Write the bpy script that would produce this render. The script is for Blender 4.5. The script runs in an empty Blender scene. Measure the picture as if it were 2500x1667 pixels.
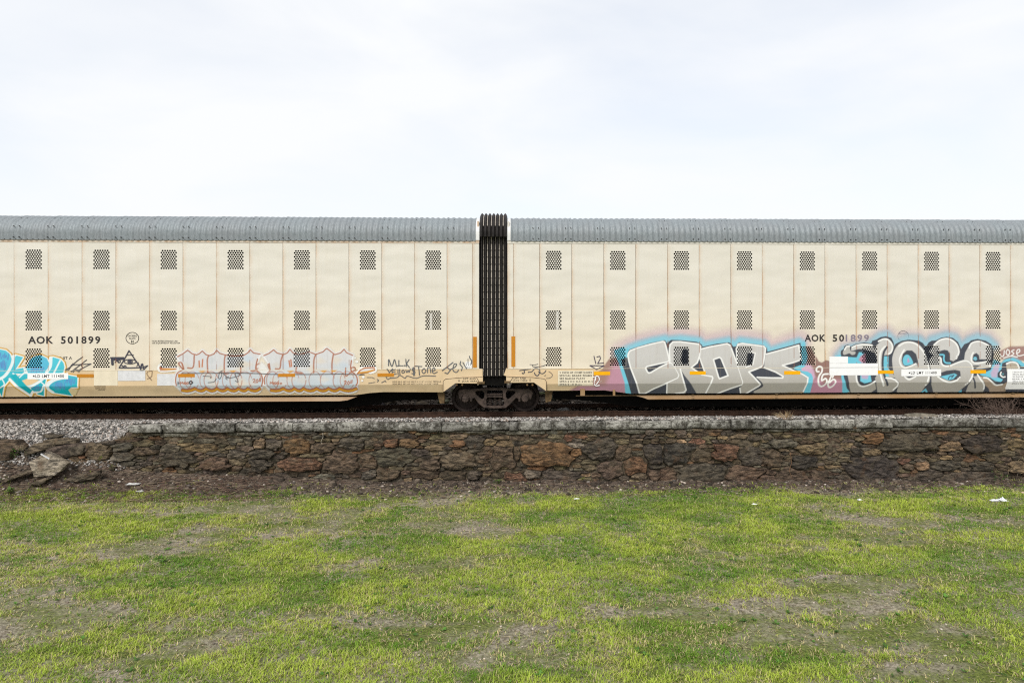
import bpy, bmesh, math, random
import numpy as np
from mathutils import Vector, Matrix, noise as mnoise

random.seed(7)
RNG = np.random.default_rng(11)
SC = bpy.context.scene
COL = SC.collection

# ---------------------------------------------------------------- camera
D, CZ, YAW = 20.0, 3.61, math.radians(1.99)
FPX, PPX, PPY = 1590.0, 1305.0, 728.0          # focal length and principal point in photo pixels (2500 wide)
FWD = np.array([math.sin(YAW), math.cos(YAW), 0.0])
RGT = np.array([math.cos(YAW), -math.sin(YAW), 0.0])
_a0 = (1204.5 - PPX) / FPX
_d0 = FWD + _a0 * RGT
CX = -D / _d0[1] * _d0[0]                       # the joint between the cars stands at X = 0


def PX(x, y, Y=0.0):
    """point of the plane at distance Y behind the car side that the photo shows at pixel x, y"""
    a, b = (x - PPX) / FPX, (PPY - y) / FPX
    d = FWD + a * RGT + np.array([0, 0, b])
    t = (Y + D) / d[1]
    return CX + t * d[0], CZ + t * d[2]


def WX(x, Y=0.0):
    return PX(x, 750, Y)[0]


cam_d = bpy.data.cameras.new("camera")
cam = bpy.data.objects.new("camera", cam_d)
COL.objects.link(cam)
cam.location = (CX, -D, CZ)
cam.rotation_euler = (math.radians(90), 0, -YAW)
cam_d.sensor_width = 36.0
cam_d.lens = 36.0 * FPX / 2500.0
cam_d.shift_x = -(PPX - 1250.0) / 2500.0
cam_d.shift_y = -(833.5 - PPY) / 2500.0
cam_d.clip_start = 0.1
cam_d.clip_end = 3000
SC.camera = cam

# ---------------------------------------------------------------- sky, sun, exposure
SUN_EL, SUN_AZ = math.radians(44), math.radians(203)   # soft sun behind the camera, a little to the left
world = bpy.data.worlds.new("World")
SC.world = world
world.use_nodes = True
wn, wl = world.node_tree.nodes, world.node_tree.links
wn.clear()
w_out = wn.new("ShaderNodeOutputWorld")
w_bg = wn.new("ShaderNodeBackground")
w_sky = wn.new("ShaderNodeTexSky")
w_sky.sky_type = 'NISHITA'
w_sky.sun_disc = False
w_sky.sun_elevation = SUN_EL
w_sky.sun_rotation = SUN_AZ
w_sky.air_density = 1.0
w_sky.dust_density = 1.5
w_tc = wn.new("ShaderNodeTexCoord")
w_map = wn.new("ShaderNodeMapping")
w_map.inputs['Scale'].default_value = (1.0, 1.0, 2.6)
w_map.inputs['Rotation'].default_value = (0.0, 0.5, 0.0)
w_no = wn.new("ShaderNodeTexNoise")
w_no.inputs['Scale'].default_value = 2.3
w_no.inputs['Detail'].default_value = 5.0
w_no.inputs['Roughness'].default_value = 0.5
w_no.inputs['Distortion'].default_value = 0.3
w_rp = wn.new("ShaderNodeValToRGB")
w_rp.color_ramp.elements[0].position = 0.25
w_rp.color_ramp.elements[0].color = (0.70, 0.70, 0.70, 1)
w_rp.color_ramp.elements[1].position = 0.6
w_rp.color_ramp.elements[1].color = (1.0, 1.0, 1.0, 1)
w_mx = wn.new("ShaderNodeMixRGB")
w_mx.inputs['Color2'].default_value = (5.15, 5.24, 5.36, 1)      # white overcast cloud
wl.new(w_tc.outputs['Generated'], w_map.inputs['Vector'])
wl.new(w_map.outputs['Vector'], w_no.inputs['Vector'])
wl.new(w_no.outputs['Fac'], w_rp.inputs['Fac'])
wl.new(w_rp.outputs['Color'], w_mx.inputs['Fac'])
wl.new(w_sky.outputs['Color'], w_mx.inputs['Color1'])
wl.new(w_mx.outputs['Color'], w_bg.inputs['Color'])
w_bg.inputs['Strength'].default_value = 0.10
wl.new(w_bg.outputs['Background'], w_out.inputs['Surface'])

sun_d = bpy.data.lights.new("sun", 'SUN')
sun = bpy.data.objects.new("sun", sun_d)
COL.objects.link(sun)
sun_d.energy = 1.5
sun_d.angle = math.radians(24)
sun_d.color = (1.0, 0.97, 0.92)
_sd = Vector((math.sin(SUN_AZ) * math.cos(SUN_EL), math.cos(SUN_AZ) * math.cos(SUN_EL), math.sin(SUN_EL)))
sun.rotation_euler = _sd.to_track_quat('Z', 'Y').to_euler()
sun.location = (0, -10, 30)

SC.view_settings.view_transform = 'Standard'
SC.view_settings.look = 'None'
SC.view_settings.gamma = 1.0
SC.view_settings.use_curve_mapping = False
SC.view_settings.exposure = 0.92
SC.cycles.use_denoising = False
SC.cycles.filter_width = 1.15

# ---------------------------------------------------------------- helpers
def lin(r, g, b, k=1.0):
    f = lambda c: ((c / 255 + 0.055) / 1.055) ** 2.4 if c > 10 else c / 255 / 12.92
    return (f(r) * k, f(g) * k, f(b) * k)


def tag(o, label=None, cat=None, group=None, kind=None):
    if label: o['label'] = label
    if cat: o['category'] = cat
    if group: o['group'] = group
    if kind: o['kind'] = kind
    return o


def empty(name, loc, label, cat, group=None):
    o = bpy.data.objects.new(name, None)
    COL.objects.link(o)
    o.location = loc
    o.empty_display_size = 0.2
    return tag(o, label, cat, group)


def link(name, me, parent=None, loc=(0, 0, 0)):
    o = bpy.data.objects.new(name, me)
    COL.objects.link(o)
    o.location = loc
    if parent: o.parent = parent
    return o


def mesh(name, v, f, mat=None, smooth=False):
    me = bpy.data.meshes.new(name)
    me.from_pydata([tuple(map(float, p)) for p in v], [], f)
    if mat: me.materials.append(mat)
    if smooth: me.shade_smooth()
    me.update()
    return me


def obj(name, v, f, mat, parent=None, loc=(0, 0, 0), smooth=False):
    return link(name, mesh(name, v, f, mat, smooth), parent, loc)


def np_mesh(name, V, F, mat, colors=None, smooth=False, cname="tint"):
    """mesh from numpy arrays, all faces with the same number of corners"""
    me = bpy.data.meshes.new(name)
    n, k = F.shape
    me.vertices.add(len(V)); me.vertices.foreach_set("co", V.astype(np.float32).ravel())
    me.loops.add(n * k); me.loops.foreach_set("vertex_index", F.astype(np.int32).ravel())
    me.polygons.add(n); me.polygons.foreach_set("loop_start", np.arange(0, n * k, k, dtype=np.int32))
    try:
        me.polygons.foreach_set("loop_total", np.full(n, k, dtype=np.int32))
    except Exception:
        pass
    if colors is not None:
        at = me.color_attributes.new(cname, 'FLOAT_COLOR', 'POINT')
        at.data.foreach_set("color", colors.astype(np.float32).ravel())
    me.materials.append(mat)
    me.update(calc_edges=True)
    me.validate()
    if smooth: me.shade_smooth()
    return me


class MB:
    """collects boxes, tubes and lathes for ONE mesh"""
    def __init__(s): s.v, s.f = [], []
    def add(s, v, f):
        n = len(s.v); s.v += [tuple(p) for p in v]; s.f += [tuple(i + n for i in q) for q in f]; return s
    def box(s, x0, x1, y0, y1, z0, z1):
        return s.add([(x0, y0, z0), (x1, y0, z0), (x1, y1, z0), (x0, y1, z0), (x0, y0, z1), (x1, y0, z1), (x1, y1, z1), (x0, y1, z1)],
                     [(0, 3, 2, 1), (4, 5, 6, 7), (0, 1, 5, 4), (1, 2, 6, 5), (2, 3, 7, 6), (3, 0, 4, 7)])
    def tube(s, pts, r, n=6, cap=True):
        pts = [Vector(p) for p in pts]
        rs = r if isinstance(r, (list, tuple)) else [r] * len(pts)
        v, f = [], []
        for i, p in enumerate(pts):
            d = (pts[min(i + 1, len(pts) - 1)] - pts[max(i - 1, 0)]).normalized()
            a = d.cross(Vector((0.03, 0.11, 1)) if abs(d.z) < 0.9 else Vector((1, 0.1, 0))).normalized()
            b = d.cross(a)
            for k in range(n):
                t = 2 * math.pi * k / n
                v.append(p + (a * math.cos(t) + b * math.sin(t)) * rs[i])
        for i in range(len(pts) - 1):
            for k in range(n):
                q = (k + 1) % n
                f.append((i * n + k, i * n + q, (i + 1) * n + q, (i + 1) * n + k))
        if cap:
            f.append(tuple(range(n - 1, -1, -1))); f.append(tuple((len(pts) - 1) * n + k for k in range(n)))
        return s.add(v, f)
    def lathe_y(s, cx, cz, prof, n=40):
        """prof: list of (radius, y) spun round the axis parallel to Y"""
        v, f = [], []
        for r, y in prof:
            for k in range(n):
                t = 2 * math.pi * k / n
                v.append((cx + r * math.cos(t), y, cz + r * math.sin(t)))
        for i in range(len(prof) - 1):
            for k in range(n):
                q = (k + 1) % n
                f.append((i * n + k, i * n + q, (i + 1) * n + q, (i + 1) * n + k))
        f.append(tuple(range(n))); f.append(tuple((len(prof) - 1) * n + k for k in range(n - 1, -1, -1)))
        return s.add(v, f)
    def build(s, name, mat, parent=None, loc=(0, 0, 0), smooth=False):
        return obj(name, s.v, s.f, mat, parent, loc, smooth)


def plate(name, outer, holes, y0, y1, mat, parent=None, bevel=0.0):
    """outline in X, Z (with holes) given thickness from y0 to y1"""
    cu = bpy.data.curves.new(name, 'CURVE')
    cu.dimensions = '2D'; cu.fill_mode = 'BOTH'
    for pts in [outer] + list(holes):
        sp = cu.splines.new('POLY'); sp.points.add(len(pts) - 1)
        for p, q in zip(sp.points, pts): p.co = (q[0], q[1], 0, 1)
        sp.use_cyclic_u = True
    cu.extrude = abs(y1 - y0) / 2 - bevel
    cu.bevel_depth = bevel; cu.bevel_resolution = 1; cu.offset = -bevel
    t = bpy.data.objects.new(name + "_t", cu); COL.objects.link(t)
    dg = bpy.context.evaluated_depsgraph_get()
    me = bpy.data.meshes.new_from_object(t.evaluated_get(dg))
    bpy.data.objects.remove(t); bpy.data.curves.remove(cu)
    me.name = name
    me.transform(Matrix.Translation((0, (y0 + y1) / 2, 0)) @ Matrix.Rotation(math.pi / 2, 4, 'X'))
    me.materials.clear(); me.materials.append(mat)
    return link(name, me, parent)


def vnoise(x, y, seed=0):
    """smooth value noise for numpy arrays, 0..1"""
    r = np.random.default_rng(seed).random((256, 256))
    xi, yi = np.floor(x).astype(int), np.floor(y).astype(int)
    fx, fy = x - xi, y - yi
    fx, fy = fx * fx * (3 - 2 * fx), fy * fy * (3 - 2 * fy)
    g = lambda i, j: r[i & 255, j & 255]
    return (g(xi, yi) * (1 - fx) + g(xi + 1, yi) * fx) * (1 - fy) + (g(xi, yi + 1) * (1 - fx) + g(xi + 1, yi + 1) * fx) * fy


def fbm(x, y, seed=0, o=3):
    t, a, s = 0, 0.5, 0
    for k in range(o):
        t = t + a * vnoise(x * 2 ** k, y * 2 ** k, seed + k); s += a; a *= 0.5
    return t / s


def sstep(a, b, x):
    t = np.clip((x - a) / (b - a), 0, 1)
    return t * t * (3 - 2 * t)

# ---------------------------------------------------------------- materials
class NT:
    """short hand for node trees"""
    def __init__(s, name):
        s.m = bpy.data.materials.new(name); s.m.use_nodes = True
        s.t = s.m.node_tree; s.t.nodes.clear()
        s.out = s.n("ShaderNodeOutputMaterial")
        s.b = s.n("ShaderNodeBsdfPrincipled")
        s.l(s.b.outputs[0], s.out.inputs[0])
    def n(s, t, **k):
        o = s.t.nodes.new(t)
        for a, v in k.items(): setattr(o, a, v)
        return o
    def l(s, a, b): s.t.links.new(a, b)
    def noise(s, scale, detail=4, rough=0.55, vec=None, dist=0.0):
        o = s.n("ShaderNodeTexNoise")
        o.inputs['Scale'].default_value = scale; o.inputs['Detail'].default_value = detail
        o.inputs['Roughness'].default_value = rough; o.inputs['Distortion'].default_value = dist
        if vec is not None: s.l(vec, o.inputs['Vector'])
        return o.outputs['Fac']
    def pos(s, sc=(1, 1, 1)):
        g = s.n("ShaderNodeNewGeometry"); m = s.n("ShaderNodeVectorMath", operation='MULTIPLY')
        s.l(g.outputs['Position'], m.inputs[0]); m.inputs[1].default_value = sc
        return m.outputs[0]
    def opos(s, sc=(1, 1, 1)):
        g = s.n("ShaderNodeTexCoord"); m = s.n("ShaderNodeVectorMath", operation='MULTIPLY')
        s.l(g.outputs['Object'], m.inputs[0]); m.inputs[1].default_value = sc
        return m.outputs[0]
    def sep(s, v, ax):
        o = s.n("ShaderNodeSeparateXYZ"); s.l(v, o.inputs[0]); return o.outputs[ax]
    def rng(s, v, a, b, c=0.0, d=1.0, smooth=True):
        o = s.n("ShaderNodeMapRange"); s.l(v, o.inputs['Value'])
        if smooth: o.interpolation_type = 'SMOOTHSTEP'
        for k, q in zip(('From Min', 'From Max', 'To Min', 'To Max'), (a, b, c, d)): o.inputs[k].default_value = q
        return o.outputs[0]
    def math(s, op, a, b=None):
        o = s.n("ShaderNodeMath", operation=op)
        for i, q in enumerate((a, b)):
            if q is None: continue
            if isinstance(q, (int, float)): o.inputs[i].default_value = q
            else: s.l(q, o.inputs[i])
        return o.outputs[0]
    def mix(s, fac, a, b, mode='MIX'):
        o = s.n("ShaderNodeMixRGB", blend_type=mode)
        for i, q in zip((0, 1, 2), (fac, a, b)):
            if isinstance(q, (int, float)): o.inputs[i].default_value = q
            elif isinstance(q, tuple): o.inputs[i].default_value = (*q[:3], 1)
            else: s.l(q, o.inputs[i])
        return o.outputs[0]
    def bump(s, h, strength=0.3, dist=0.02):
        o = s.n("ShaderNodeBump"); o.inputs['Strength'].default_value = strength; o.inputs['Distance'].default_value = dist
        s.l(h, o.inputs['Height']); s.l(o.outputs[0], s.b.inputs['Normal'])
    def color(s, c):
        if isinstance(c, tuple): s.b.inputs['Base Color'].default_value = (*c[:3], 1)
        else: s.l(c, s.b.inputs['Base Color'])
    def fin(s, rough=0.6, metal=0.0, spec=0.3):
        s.b.inputs['Roughness'].default_value = rough; s.b.inputs['Metallic'].default_value = metal
        s.b.inputs['Specular IOR Level'].default_value = spec
        return s.m


def simple(name, c, rough=0.6, metal=0.0, spec=0.3, var=0.15, sc=6.0, bump=0.0):
    m = NT(name)
    n = m.noise(sc, 5, 0.6, m.pos())
    k = m.rng(n, 0.3, 0.7)
    m.color(m.mix(k, tuple(q * (1 - var) for q in c), tuple(min(1, q * (1 + var)) for q in c)))
    if bump: m.bump(m.noise(sc * 6, 5, 0.65, m.pos()), bump, 0.01)
    return m.fin(rough, metal, spec)


def cream_material(name, top, low, rust=0.0, dirt=0.0):
    m = NT(name)
    z = m.sep(m.pos(), 2)
    grad = m.rng(z, 1.2, 4.6)
    base = m.mix(grad, low, top)
    big = m.rng(m.noise(0.75, 3, 0.5, m.pos((1, 1, 1.6))), 0.35, 0.7)
    base = m.mix(m.math('MULTIPLY', big, 0.16), base, (0.60, 0.56, 0.46))
    streak = m.rng(m.noise(1.0, 4, 0.6, m.pos((9, 9, 0.35))), 0.5, 0.75)
    base = m.mix(m.math('MULTIPLY', streak, 0.10), base, (0.52, 0.42, 0.28))
    speck = m.rng(m.noise(22, 3, 0.6, m.pos()), 0.70, 0.78)
    base = m.mix(m.math('MULTIPLY', speck, 0.18), base, (0.36, 0.22, 0.10))
    if rust:
        lx = m.sep(m.opos(), 0)
        wob = m.math('ADD', lx, m.math('MULTIPLY', m.math('SUBTRACT', m.noise(5, 3, 0.6, m.pos()), 0.5), 0.022))
        line = m.rng(wob, 0.012, 0.038, 1.0, 0.0)
        amt = m.rng(m.noise(1.6, 4, 0.65, m.pos((3, 3, 1))), 0.32, 0.68, 0.18, 1.0)
        low_more = m.rng(z, 1.4, 5.3, 1.0, 0.5)
        base = m.mix(m.math('MULTIPLY', m.math('MULTIPLY', line, amt), m.math('MULTIPLY', low_more, rust)), base, (0.44, 0.235, 0.105))
        halo = m.rng(wob, 0.0, 0.15, 1.0, 0.0)
        base = m.mix(m.math('MULTIPLY', m.math('MULTIPLY', halo, amt), 0.34), base, (0.55, 0.33, 0.16))
    if dirt:
        d = m.rng(m.noise(3.5, 5, 0.65, m.pos((1, 1, 0.5))), 0.42, 0.72)
        base = m.mix(m.math('MULTIPLY', d, dirt), base, (0.27, 0.16, 0.075))
    at = m.n("ShaderNodeAttribute"); at.attribute_name = "paint"
    base = m.mix(at.outputs['Alpha'], base, at.outputs['Color'])
    m.color(base)
    h1 = m.noise(1.15, 1, 0.3, m.pos((0.9, 1, 1.7)))
    m.bump(h1, 0.5, 0.085)
    return m.fin(0.48, 0.0, 0.3)


K = 0.85                                            # paint reflectance: photo colour of a lit surface times this
M = {}
M['cream'] = cream_material("cream_paint", lin(233, 228, 216, 0.80), lin(239, 227, 206, 0.81), rust=0.85)
M['cream_plain'] = cream_material("cream_paint_vent", lin(233, 228, 216, 0.80), lin(239, 227, 206, 0.81))
M['sill'] = cream_material("sill_paint", lin(237, 213, 178, 0.78), lin(235, 207, 166, 0.78), dirt=0.12)
M['flange'] = cream_material("flange_paint", lin(172, 134, 90, 0.72), lin(166, 128, 84, 0.72), dirt=0.4)
M['bracket'] = simple('bracket_rust', (0.11, 0.07, 0.032), 0.8, var=0.4, sc=9)
M['faded'] = simple('faded_ink', (0.22, 0.19, 0.24), 0.6, var=0.2)
M['white'] = simple("white_paint", lin(244, 244, 242, 0.82), 0.5, var=0.04)
M['black'] = simple("underframe_shade_black", (0.005, 0.0045, 0.004), 0.9, var=0.3, spec=0.1)  # near-black: the shade under the cars is put into the colour
M['inside'] = simple("inside_dark", (0.012, 0.011, 0.010), 0.95, spec=0.05)
M['rubber'] = simple("bellows_rubber", (0.022, 0.019, 0.018), 0.62, var=0.35, sc=4, spec=0.25)
M['strip'] = simple("pale_strip", lin(214, 204, 190, 0.6), 0.6, var=0.25, sc=3)
M['truck'] = simple("truck_rust", (0.052, 0.037, 0.030), 0.85, var=0.5, sc=9, bump=0.4)
M['wheel'] = simple("wheel_steel", (0.030, 0.020, 0.017), 0.7, 0.2, var=0.35, sc=7, bump=0.2)
M['rail'] = simple("rail_rust", (0.058, 0.030, 0.019), 0.75, 0.15, var=0.35, sc=5, bump=0.3)
M['ink'] = simple("stencil_ink", (0.03, 0.026, 0.026), 0.6, var=0.2)
M['orange'] = simple("orange_reflector", lin(207, 136, 35, 0.80), 0.4, var=0.08, sc=20)
M['yellow'] = simple("yellow_reflector", lin(255, 184, 8, 0.82), 0.35, var=0.05)
M['label'] = simple("white_label", lin(250, 250, 250, 0.86), 0.5, var=0.03)
M['patch'] = simple("white_patch", lin(226, 226, 228, 0.82), 0.55, var=0.08, sc=8)
M['creampatch'] = simple("cream_patch", lin(240, 228, 203, 0.80), 0.55, var=0.05)
M['screw'] = simple("screw_dark", (0.05, 0.048, 0.05), 0.5, 0.3)


def roof_material():
    m = NT("galvanised_roof")
    a = m.rng(m.noise(30, 4, 0.7, m.pos((1, 1, 0.4))), 0.3, 0.7)
    b = m.rng(m.noise(1.3, 3, 0.5, m.pos()), 0.35, 0.65)
    c = m.mix(a, lin(134, 142, 146, 0.74), lin(163, 171, 175, 0.74))
    c = m.mix(m.math('MULTIPLY', b, 0.2), c, lin(150, 148, 150, 0.72))
    s = m.rng(m.noise(1.0, 4, 0.6, m.pos((14, 14, 0.7))), 0.52, 0.8)
    c = m.mix(m.math('MULTIPLY', s, 0.25), c, lin(104, 104, 104, 0.7))
    m.color(c)
    m.bump(m.noise(40, 3, 0.6, m.pos()), 0.05, 0.01)
    return m.fin(0.56, 0.15, 0.3)


M['roof'] = roof_material()


def paint_material():
    m = NT("spray_paint")
    at = m.n("ShaderNodeAttribute"); at.attribute_name = "paint"
    g = m.rng(m.noise(60, 3, 0.6, m.pos()), 0.35, 0.65)
    c = m.mix(m.math('MULTIPLY', g, 0.12), at.outputs['Color'], m.mix(1.0, at.outputs['Color'], (0.72, 0.70, 0.66), 'MULTIPLY'))
    s = m.rng(m.noise(1.0, 4, 0.6, m.pos((18, 18, 0.8))), 0.5, 0.78)
    c = m.mix(m.math('MULTIPLY', s, 0.16), c, (0.33, 0.26, 0.19))
    m.color(c)
    m.l(at.outputs['Alpha'], m.b.inputs['Alpha'])
    m.bump(m.noise(1.5, 2, 0.4, m.pos((1.0, 1, 0.9))), 0.35, 0.05)
    return m.fin(0.5, 0.0, 0.3)


M['paint'] = paint_material()


def stone_material():
    m = NT("wall_stone")
    oi = m.n("ShaderNodeObjectInfo")
    at = m.n("ShaderNodeAttribute"); at.attribute_name = "tint"
    base = m.mix(at.outputs['Alpha'], oi.outputs['Color'], at.outputs['Color'])
    base = m.mix(0.27, base, (0.125, 0.105, 0.082))
    off = m.n("ShaderNodeVectorMath", operation='ADD'); m.l(m.pos(), off.inputs[0])
    sc = m.n("ShaderNodeVectorMath", operation='SCALE'); m.l(oi.outputs['Random'], sc.inputs['Scale']); sc.inputs[0].default_value = (7, 3, 5)
    m.l(sc.outputs[0], off.inputs[1]); v = off.outputs[0]
    st = m.n("ShaderNodeVectorMath", operation='MULTIPLY'); m.l(v, st.inputs[0]); st.inputs[1].default_value = (1, 1, 3.2)
    n1 = m.noise(4.5, 6, 0.68, st.outputs[0], 0.4)
    base = m.mix(m.rng(n1, 0.42, 0.60), m.mix(1.0, base, (0.42, 0.40, 0.38), 'MULTIPLY'), m.mix(1.0, base, (1.55, 1.46, 1.32), 'MULTIPLY'))
    rs = m.rng(m.noise(2.4, 5, 0.65, v), 0.54, 0.72)
    base = m.mix(m.math('MULTIPLY', rs, 0.45), base, (0.15, 0.075, 0.033))
    li = m.rng(m.noise(17, 5, 0.7, v), 0.60, 0.74)
    base = m.mix(m.math('MULTIPLY', li, 0.42), base, (0.32, 0.28, 0.215))
    gr = m.rng(m.noise(1.1, 4, 0.6, m.pos((1, 1, 2))), 0.55, 0.72)
    base = m.mix(m.math('MULTIPLY', gr, 0.45), base, (0.040, 0.037, 0.024))
    gw = m.rng(m.noise(1.9, 6, 0.7, m.pos((1, 1, 1.7)), 0.6), 0.50, 0.66)
    base = m.mix(m.math('MULTIPLY', gw, 0.45), base, (0.16, 0.128, 0.085))
    sp = m.rng(m.noise(34, 5, 0.75, st.outputs[0]), 0.60, 0.70)
    base = m.mix(m.math('MULTIPLY', sp, 0.55), base, (0.42, 0.37, 0.29))
    ck = m.rng(m.noise(19, 6, 0.7, st.outputs[0], 0.8), 0.43, 0.34)
    base = m.mix(m.math('MULTIPLY', ck, 0.75), base, (0.016, 0.013, 0.010))
    m.color(base)
    h = m.math('ADD', m.noise(9, 8, 0.72, st.outputs[0], 0.5), m.math('MULTIPLY', m.noise(38, 4, 0.7, v), 0.35))
    m.bump(h, 1.0, 0.09)
    return m.fin(0.9, 0.0, 0.2)


M['stone'] = stone_material()


def cap_material():
    m = NT("cap_stone")
    oi = m.n("ShaderNodeObjectInfo")
    v = m.pos((1, 1, 1))
    a = m.rng(m.noise(4.0, 7, 0.75, v, 0.3), 0.40, 0.60)
    c = m.mix(a, (0.080, 0.073, 0.062), (0.46, 0.45, 0.415))
    z = m.sep(m.pos(), 2)
    wobz = m.math('ADD', z, m.math('MULTIPLY', m.math('SUBTRACT', m.noise(3, 5, 0.65, v), 0.5), 0.22))
    low_dark = m.rng(wobz, -0.38, -0.22, 1.0, 0.0)  # darker towards the bottom, with a wavy upper edge
    c = m.mix(m.math('MULTIPLY', low_dark, 0.78), c, (0.060, 0.056, 0.038))
    sp = m.rng(m.noise(26, 5, 0.75, v), 0.56, 0.7)
    c = m.mix(m.math('MULTIPLY', sp, 0.7), c, (0.70, 0.69, 0.65))
    dk = m.rng(m.noise(11, 6, 0.72, m.pos((1, 1, 1.9)), 0.5), 0.53, 0.64)
    c = m.mix(m.math('MULTIPLY', dk, 0.75), c, (0.05, 0.046, 0.04))
    c = m.mix(0.85, c, oi.outputs['Color'], 'MULTIPLY')
    m.color(c)
    m.bump(m.math('ADD', m.noise(7, 8, 0.7, v), m.math('MULTIPLY', m.noise(45, 4, 0.7, v), 0.3)), 1.0, 0.08)
    return m.fin(0.92, 0.0, 0.2)


M['cap'] = cap_material()


def tint_material(name, rough=0.85, var=0.3, sc=20, trans=0.0, bump=0.0):
    m = NT(name)
    at = m.n("ShaderNodeAttribute"); at.attribute_name = "tint"
    k = m.rng(m.noise(sc, 4, 0.65, m.pos()), 0.3, 0.7)
    c = m.mix(k, m.mix(1.0, at.outputs['Color'], (1 - var,) * 3, 'MULTIPLY'), m.mix(1.0, at.outputs['Color'], (1 + var,) * 3, 'MULTIPLY'))
    m.color(c)
    if bump: m.bump(m.noise(sc * 2, 5, 0.7, m.pos()), bump, 0.02)
    if trans:
        tb = m.n("ShaderNodeBsdfTranslucent"); m.l(c, tb.inputs[0])
        ms = m.n("ShaderNodeMixShader"); ms.inputs[0].default_value = trans
        m.l(m.b.outputs[0], ms.inputs[1]); m.l(tb.outputs[0], ms.inputs[2]); m.l(ms.outputs[0], m.out.inputs[0])
    return m.fin(rough, 0.0, 0.25)


M['gravel'] = tint_material("ballast_stone", 0.9, 0.25, 40, bump=0.4)
M['grass'] = tint_material("grass_blades", 0.6, 0.12, 3, trans=0.3)
M['twig'] = tint_material("dry_twigs", 0.85, 0.25, 15)
M['rock'] = tint_material("loose_rock", 0.92, 0.4, 7, bump=0.8)


def ground_material():
    m = NT("ground_soil")
    v = m.pos()
    y = m.sep(v, 1)
    far = m.rng(y, 6.5, 10.0)
    n1 = m.rng(m.noise(1.2, 6, 0.65, m.pos((0.5, 1, 1))), 0.35, 0.65)
    soil = m.mix(m.rng(m.noise(9, 6, 0.7, v), 0.3, 0.7), (0.028, 0.021, 0.016), (0.17, 0.13, 0.10))
    dry = m.mix(m.rng(m.noise(14, 6, 0.7, v), 0.3, 0.7), (0.095, 0.078, 0.055), (0.42, 0.37, 0.29))
    green = m.mix(m.rng(m.noise(25, 5, 0.7, v), 0.3, 0.7), (0.045, 0.062, 0.014), (0.20, 0.235, 0.055))
    lawn = m.mix(n1, dry, green)
    wob = m.math('ADD', y, m.math('MULTIPLY', m.math('SUBTRACT', m.noise(1.3, 5, 0.65, v), 0.5), 0.9))
    f = m.rng(wob, -1.55, -1.0, 1.0, 0.0)
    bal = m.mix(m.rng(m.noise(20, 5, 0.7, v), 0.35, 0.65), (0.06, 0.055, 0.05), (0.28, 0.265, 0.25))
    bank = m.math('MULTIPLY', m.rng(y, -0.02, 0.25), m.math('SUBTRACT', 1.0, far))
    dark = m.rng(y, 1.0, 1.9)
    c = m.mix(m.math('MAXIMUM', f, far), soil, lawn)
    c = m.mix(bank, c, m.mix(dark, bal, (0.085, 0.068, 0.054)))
    pale = m.rng(m.noise(33, 4, 0.7, v), 0.66, 0.74)
    c = m.mix(m.math('MULTIPLY', pale, 0.5), c, (0.36, 0.34, 0.31))
    m.color(c)
    m.bump(m.math('ADD', m.noise(11, 7, 0.7, v), m.math('MULTIPLY', m.noise(50, 4, 0.7, v), 0.3)), 0.9, 0.05)
    return m.fin(0.95, 0.0, 0.15)


M['ground'] = ground_material()
M['mortar'] = simple("wall_mortar", (0.088, 0.070, 0.048), 0.95, var=0.7, sc=9, bump=1.0)
# ================================================================ the rail cars
Z_ROOF, Z_EAVE, Z_TOPRAIL = 6.13, 5.375, 5.27
Z_BELT, Z_BREAK, Z_BOT, Z_FLT, Z_FLB = 1.445, 0.975, 0.645, 0.595, 0.472
Z_PTOP, Z_PBOT = 5.285, 1.452
CARW = 3.1                                            # car width, Y from 0 to 3.1
VR = [4.775, 2.94, 1.815]                             # heights of the three rows of vents
PXH, PZH, RH = 0.0720, 0.0588, 0.0287                 # hole pitch across, row pitch, hole radius
VW, VH = 7 * PXH, 10 * PZH


def yside(z):
    """lower part of the sill leans inwards"""
    return 0.0 if z > Z_BREAK else (Z_BREAK - z) * 0.42


def roof_path(off=0.0, n_arc=12, full=True, z0=Z_EAVE, h=0.0):
    """near half, then the far half mirrored: list of (Y, Z)"""
    P = [(-off, z0), (-off, Z_EAVE + 0.16)]
    a, b, zc = 0.66, 0.52, Z_EAVE + 0.20
    for i in range(n_arc + 1):
        t = math.pi / 2 * i / n_arc
        P.append((a - (a + off) * math.cos(t), zc + (b + off + h) * math.sin(t)))
    P.append((CARW / 2, zc + b + off + h + 0.07))
    if full:
        P += [(CARW - y, z) for y, z in reversed(P[:-1])]
    return P


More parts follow.
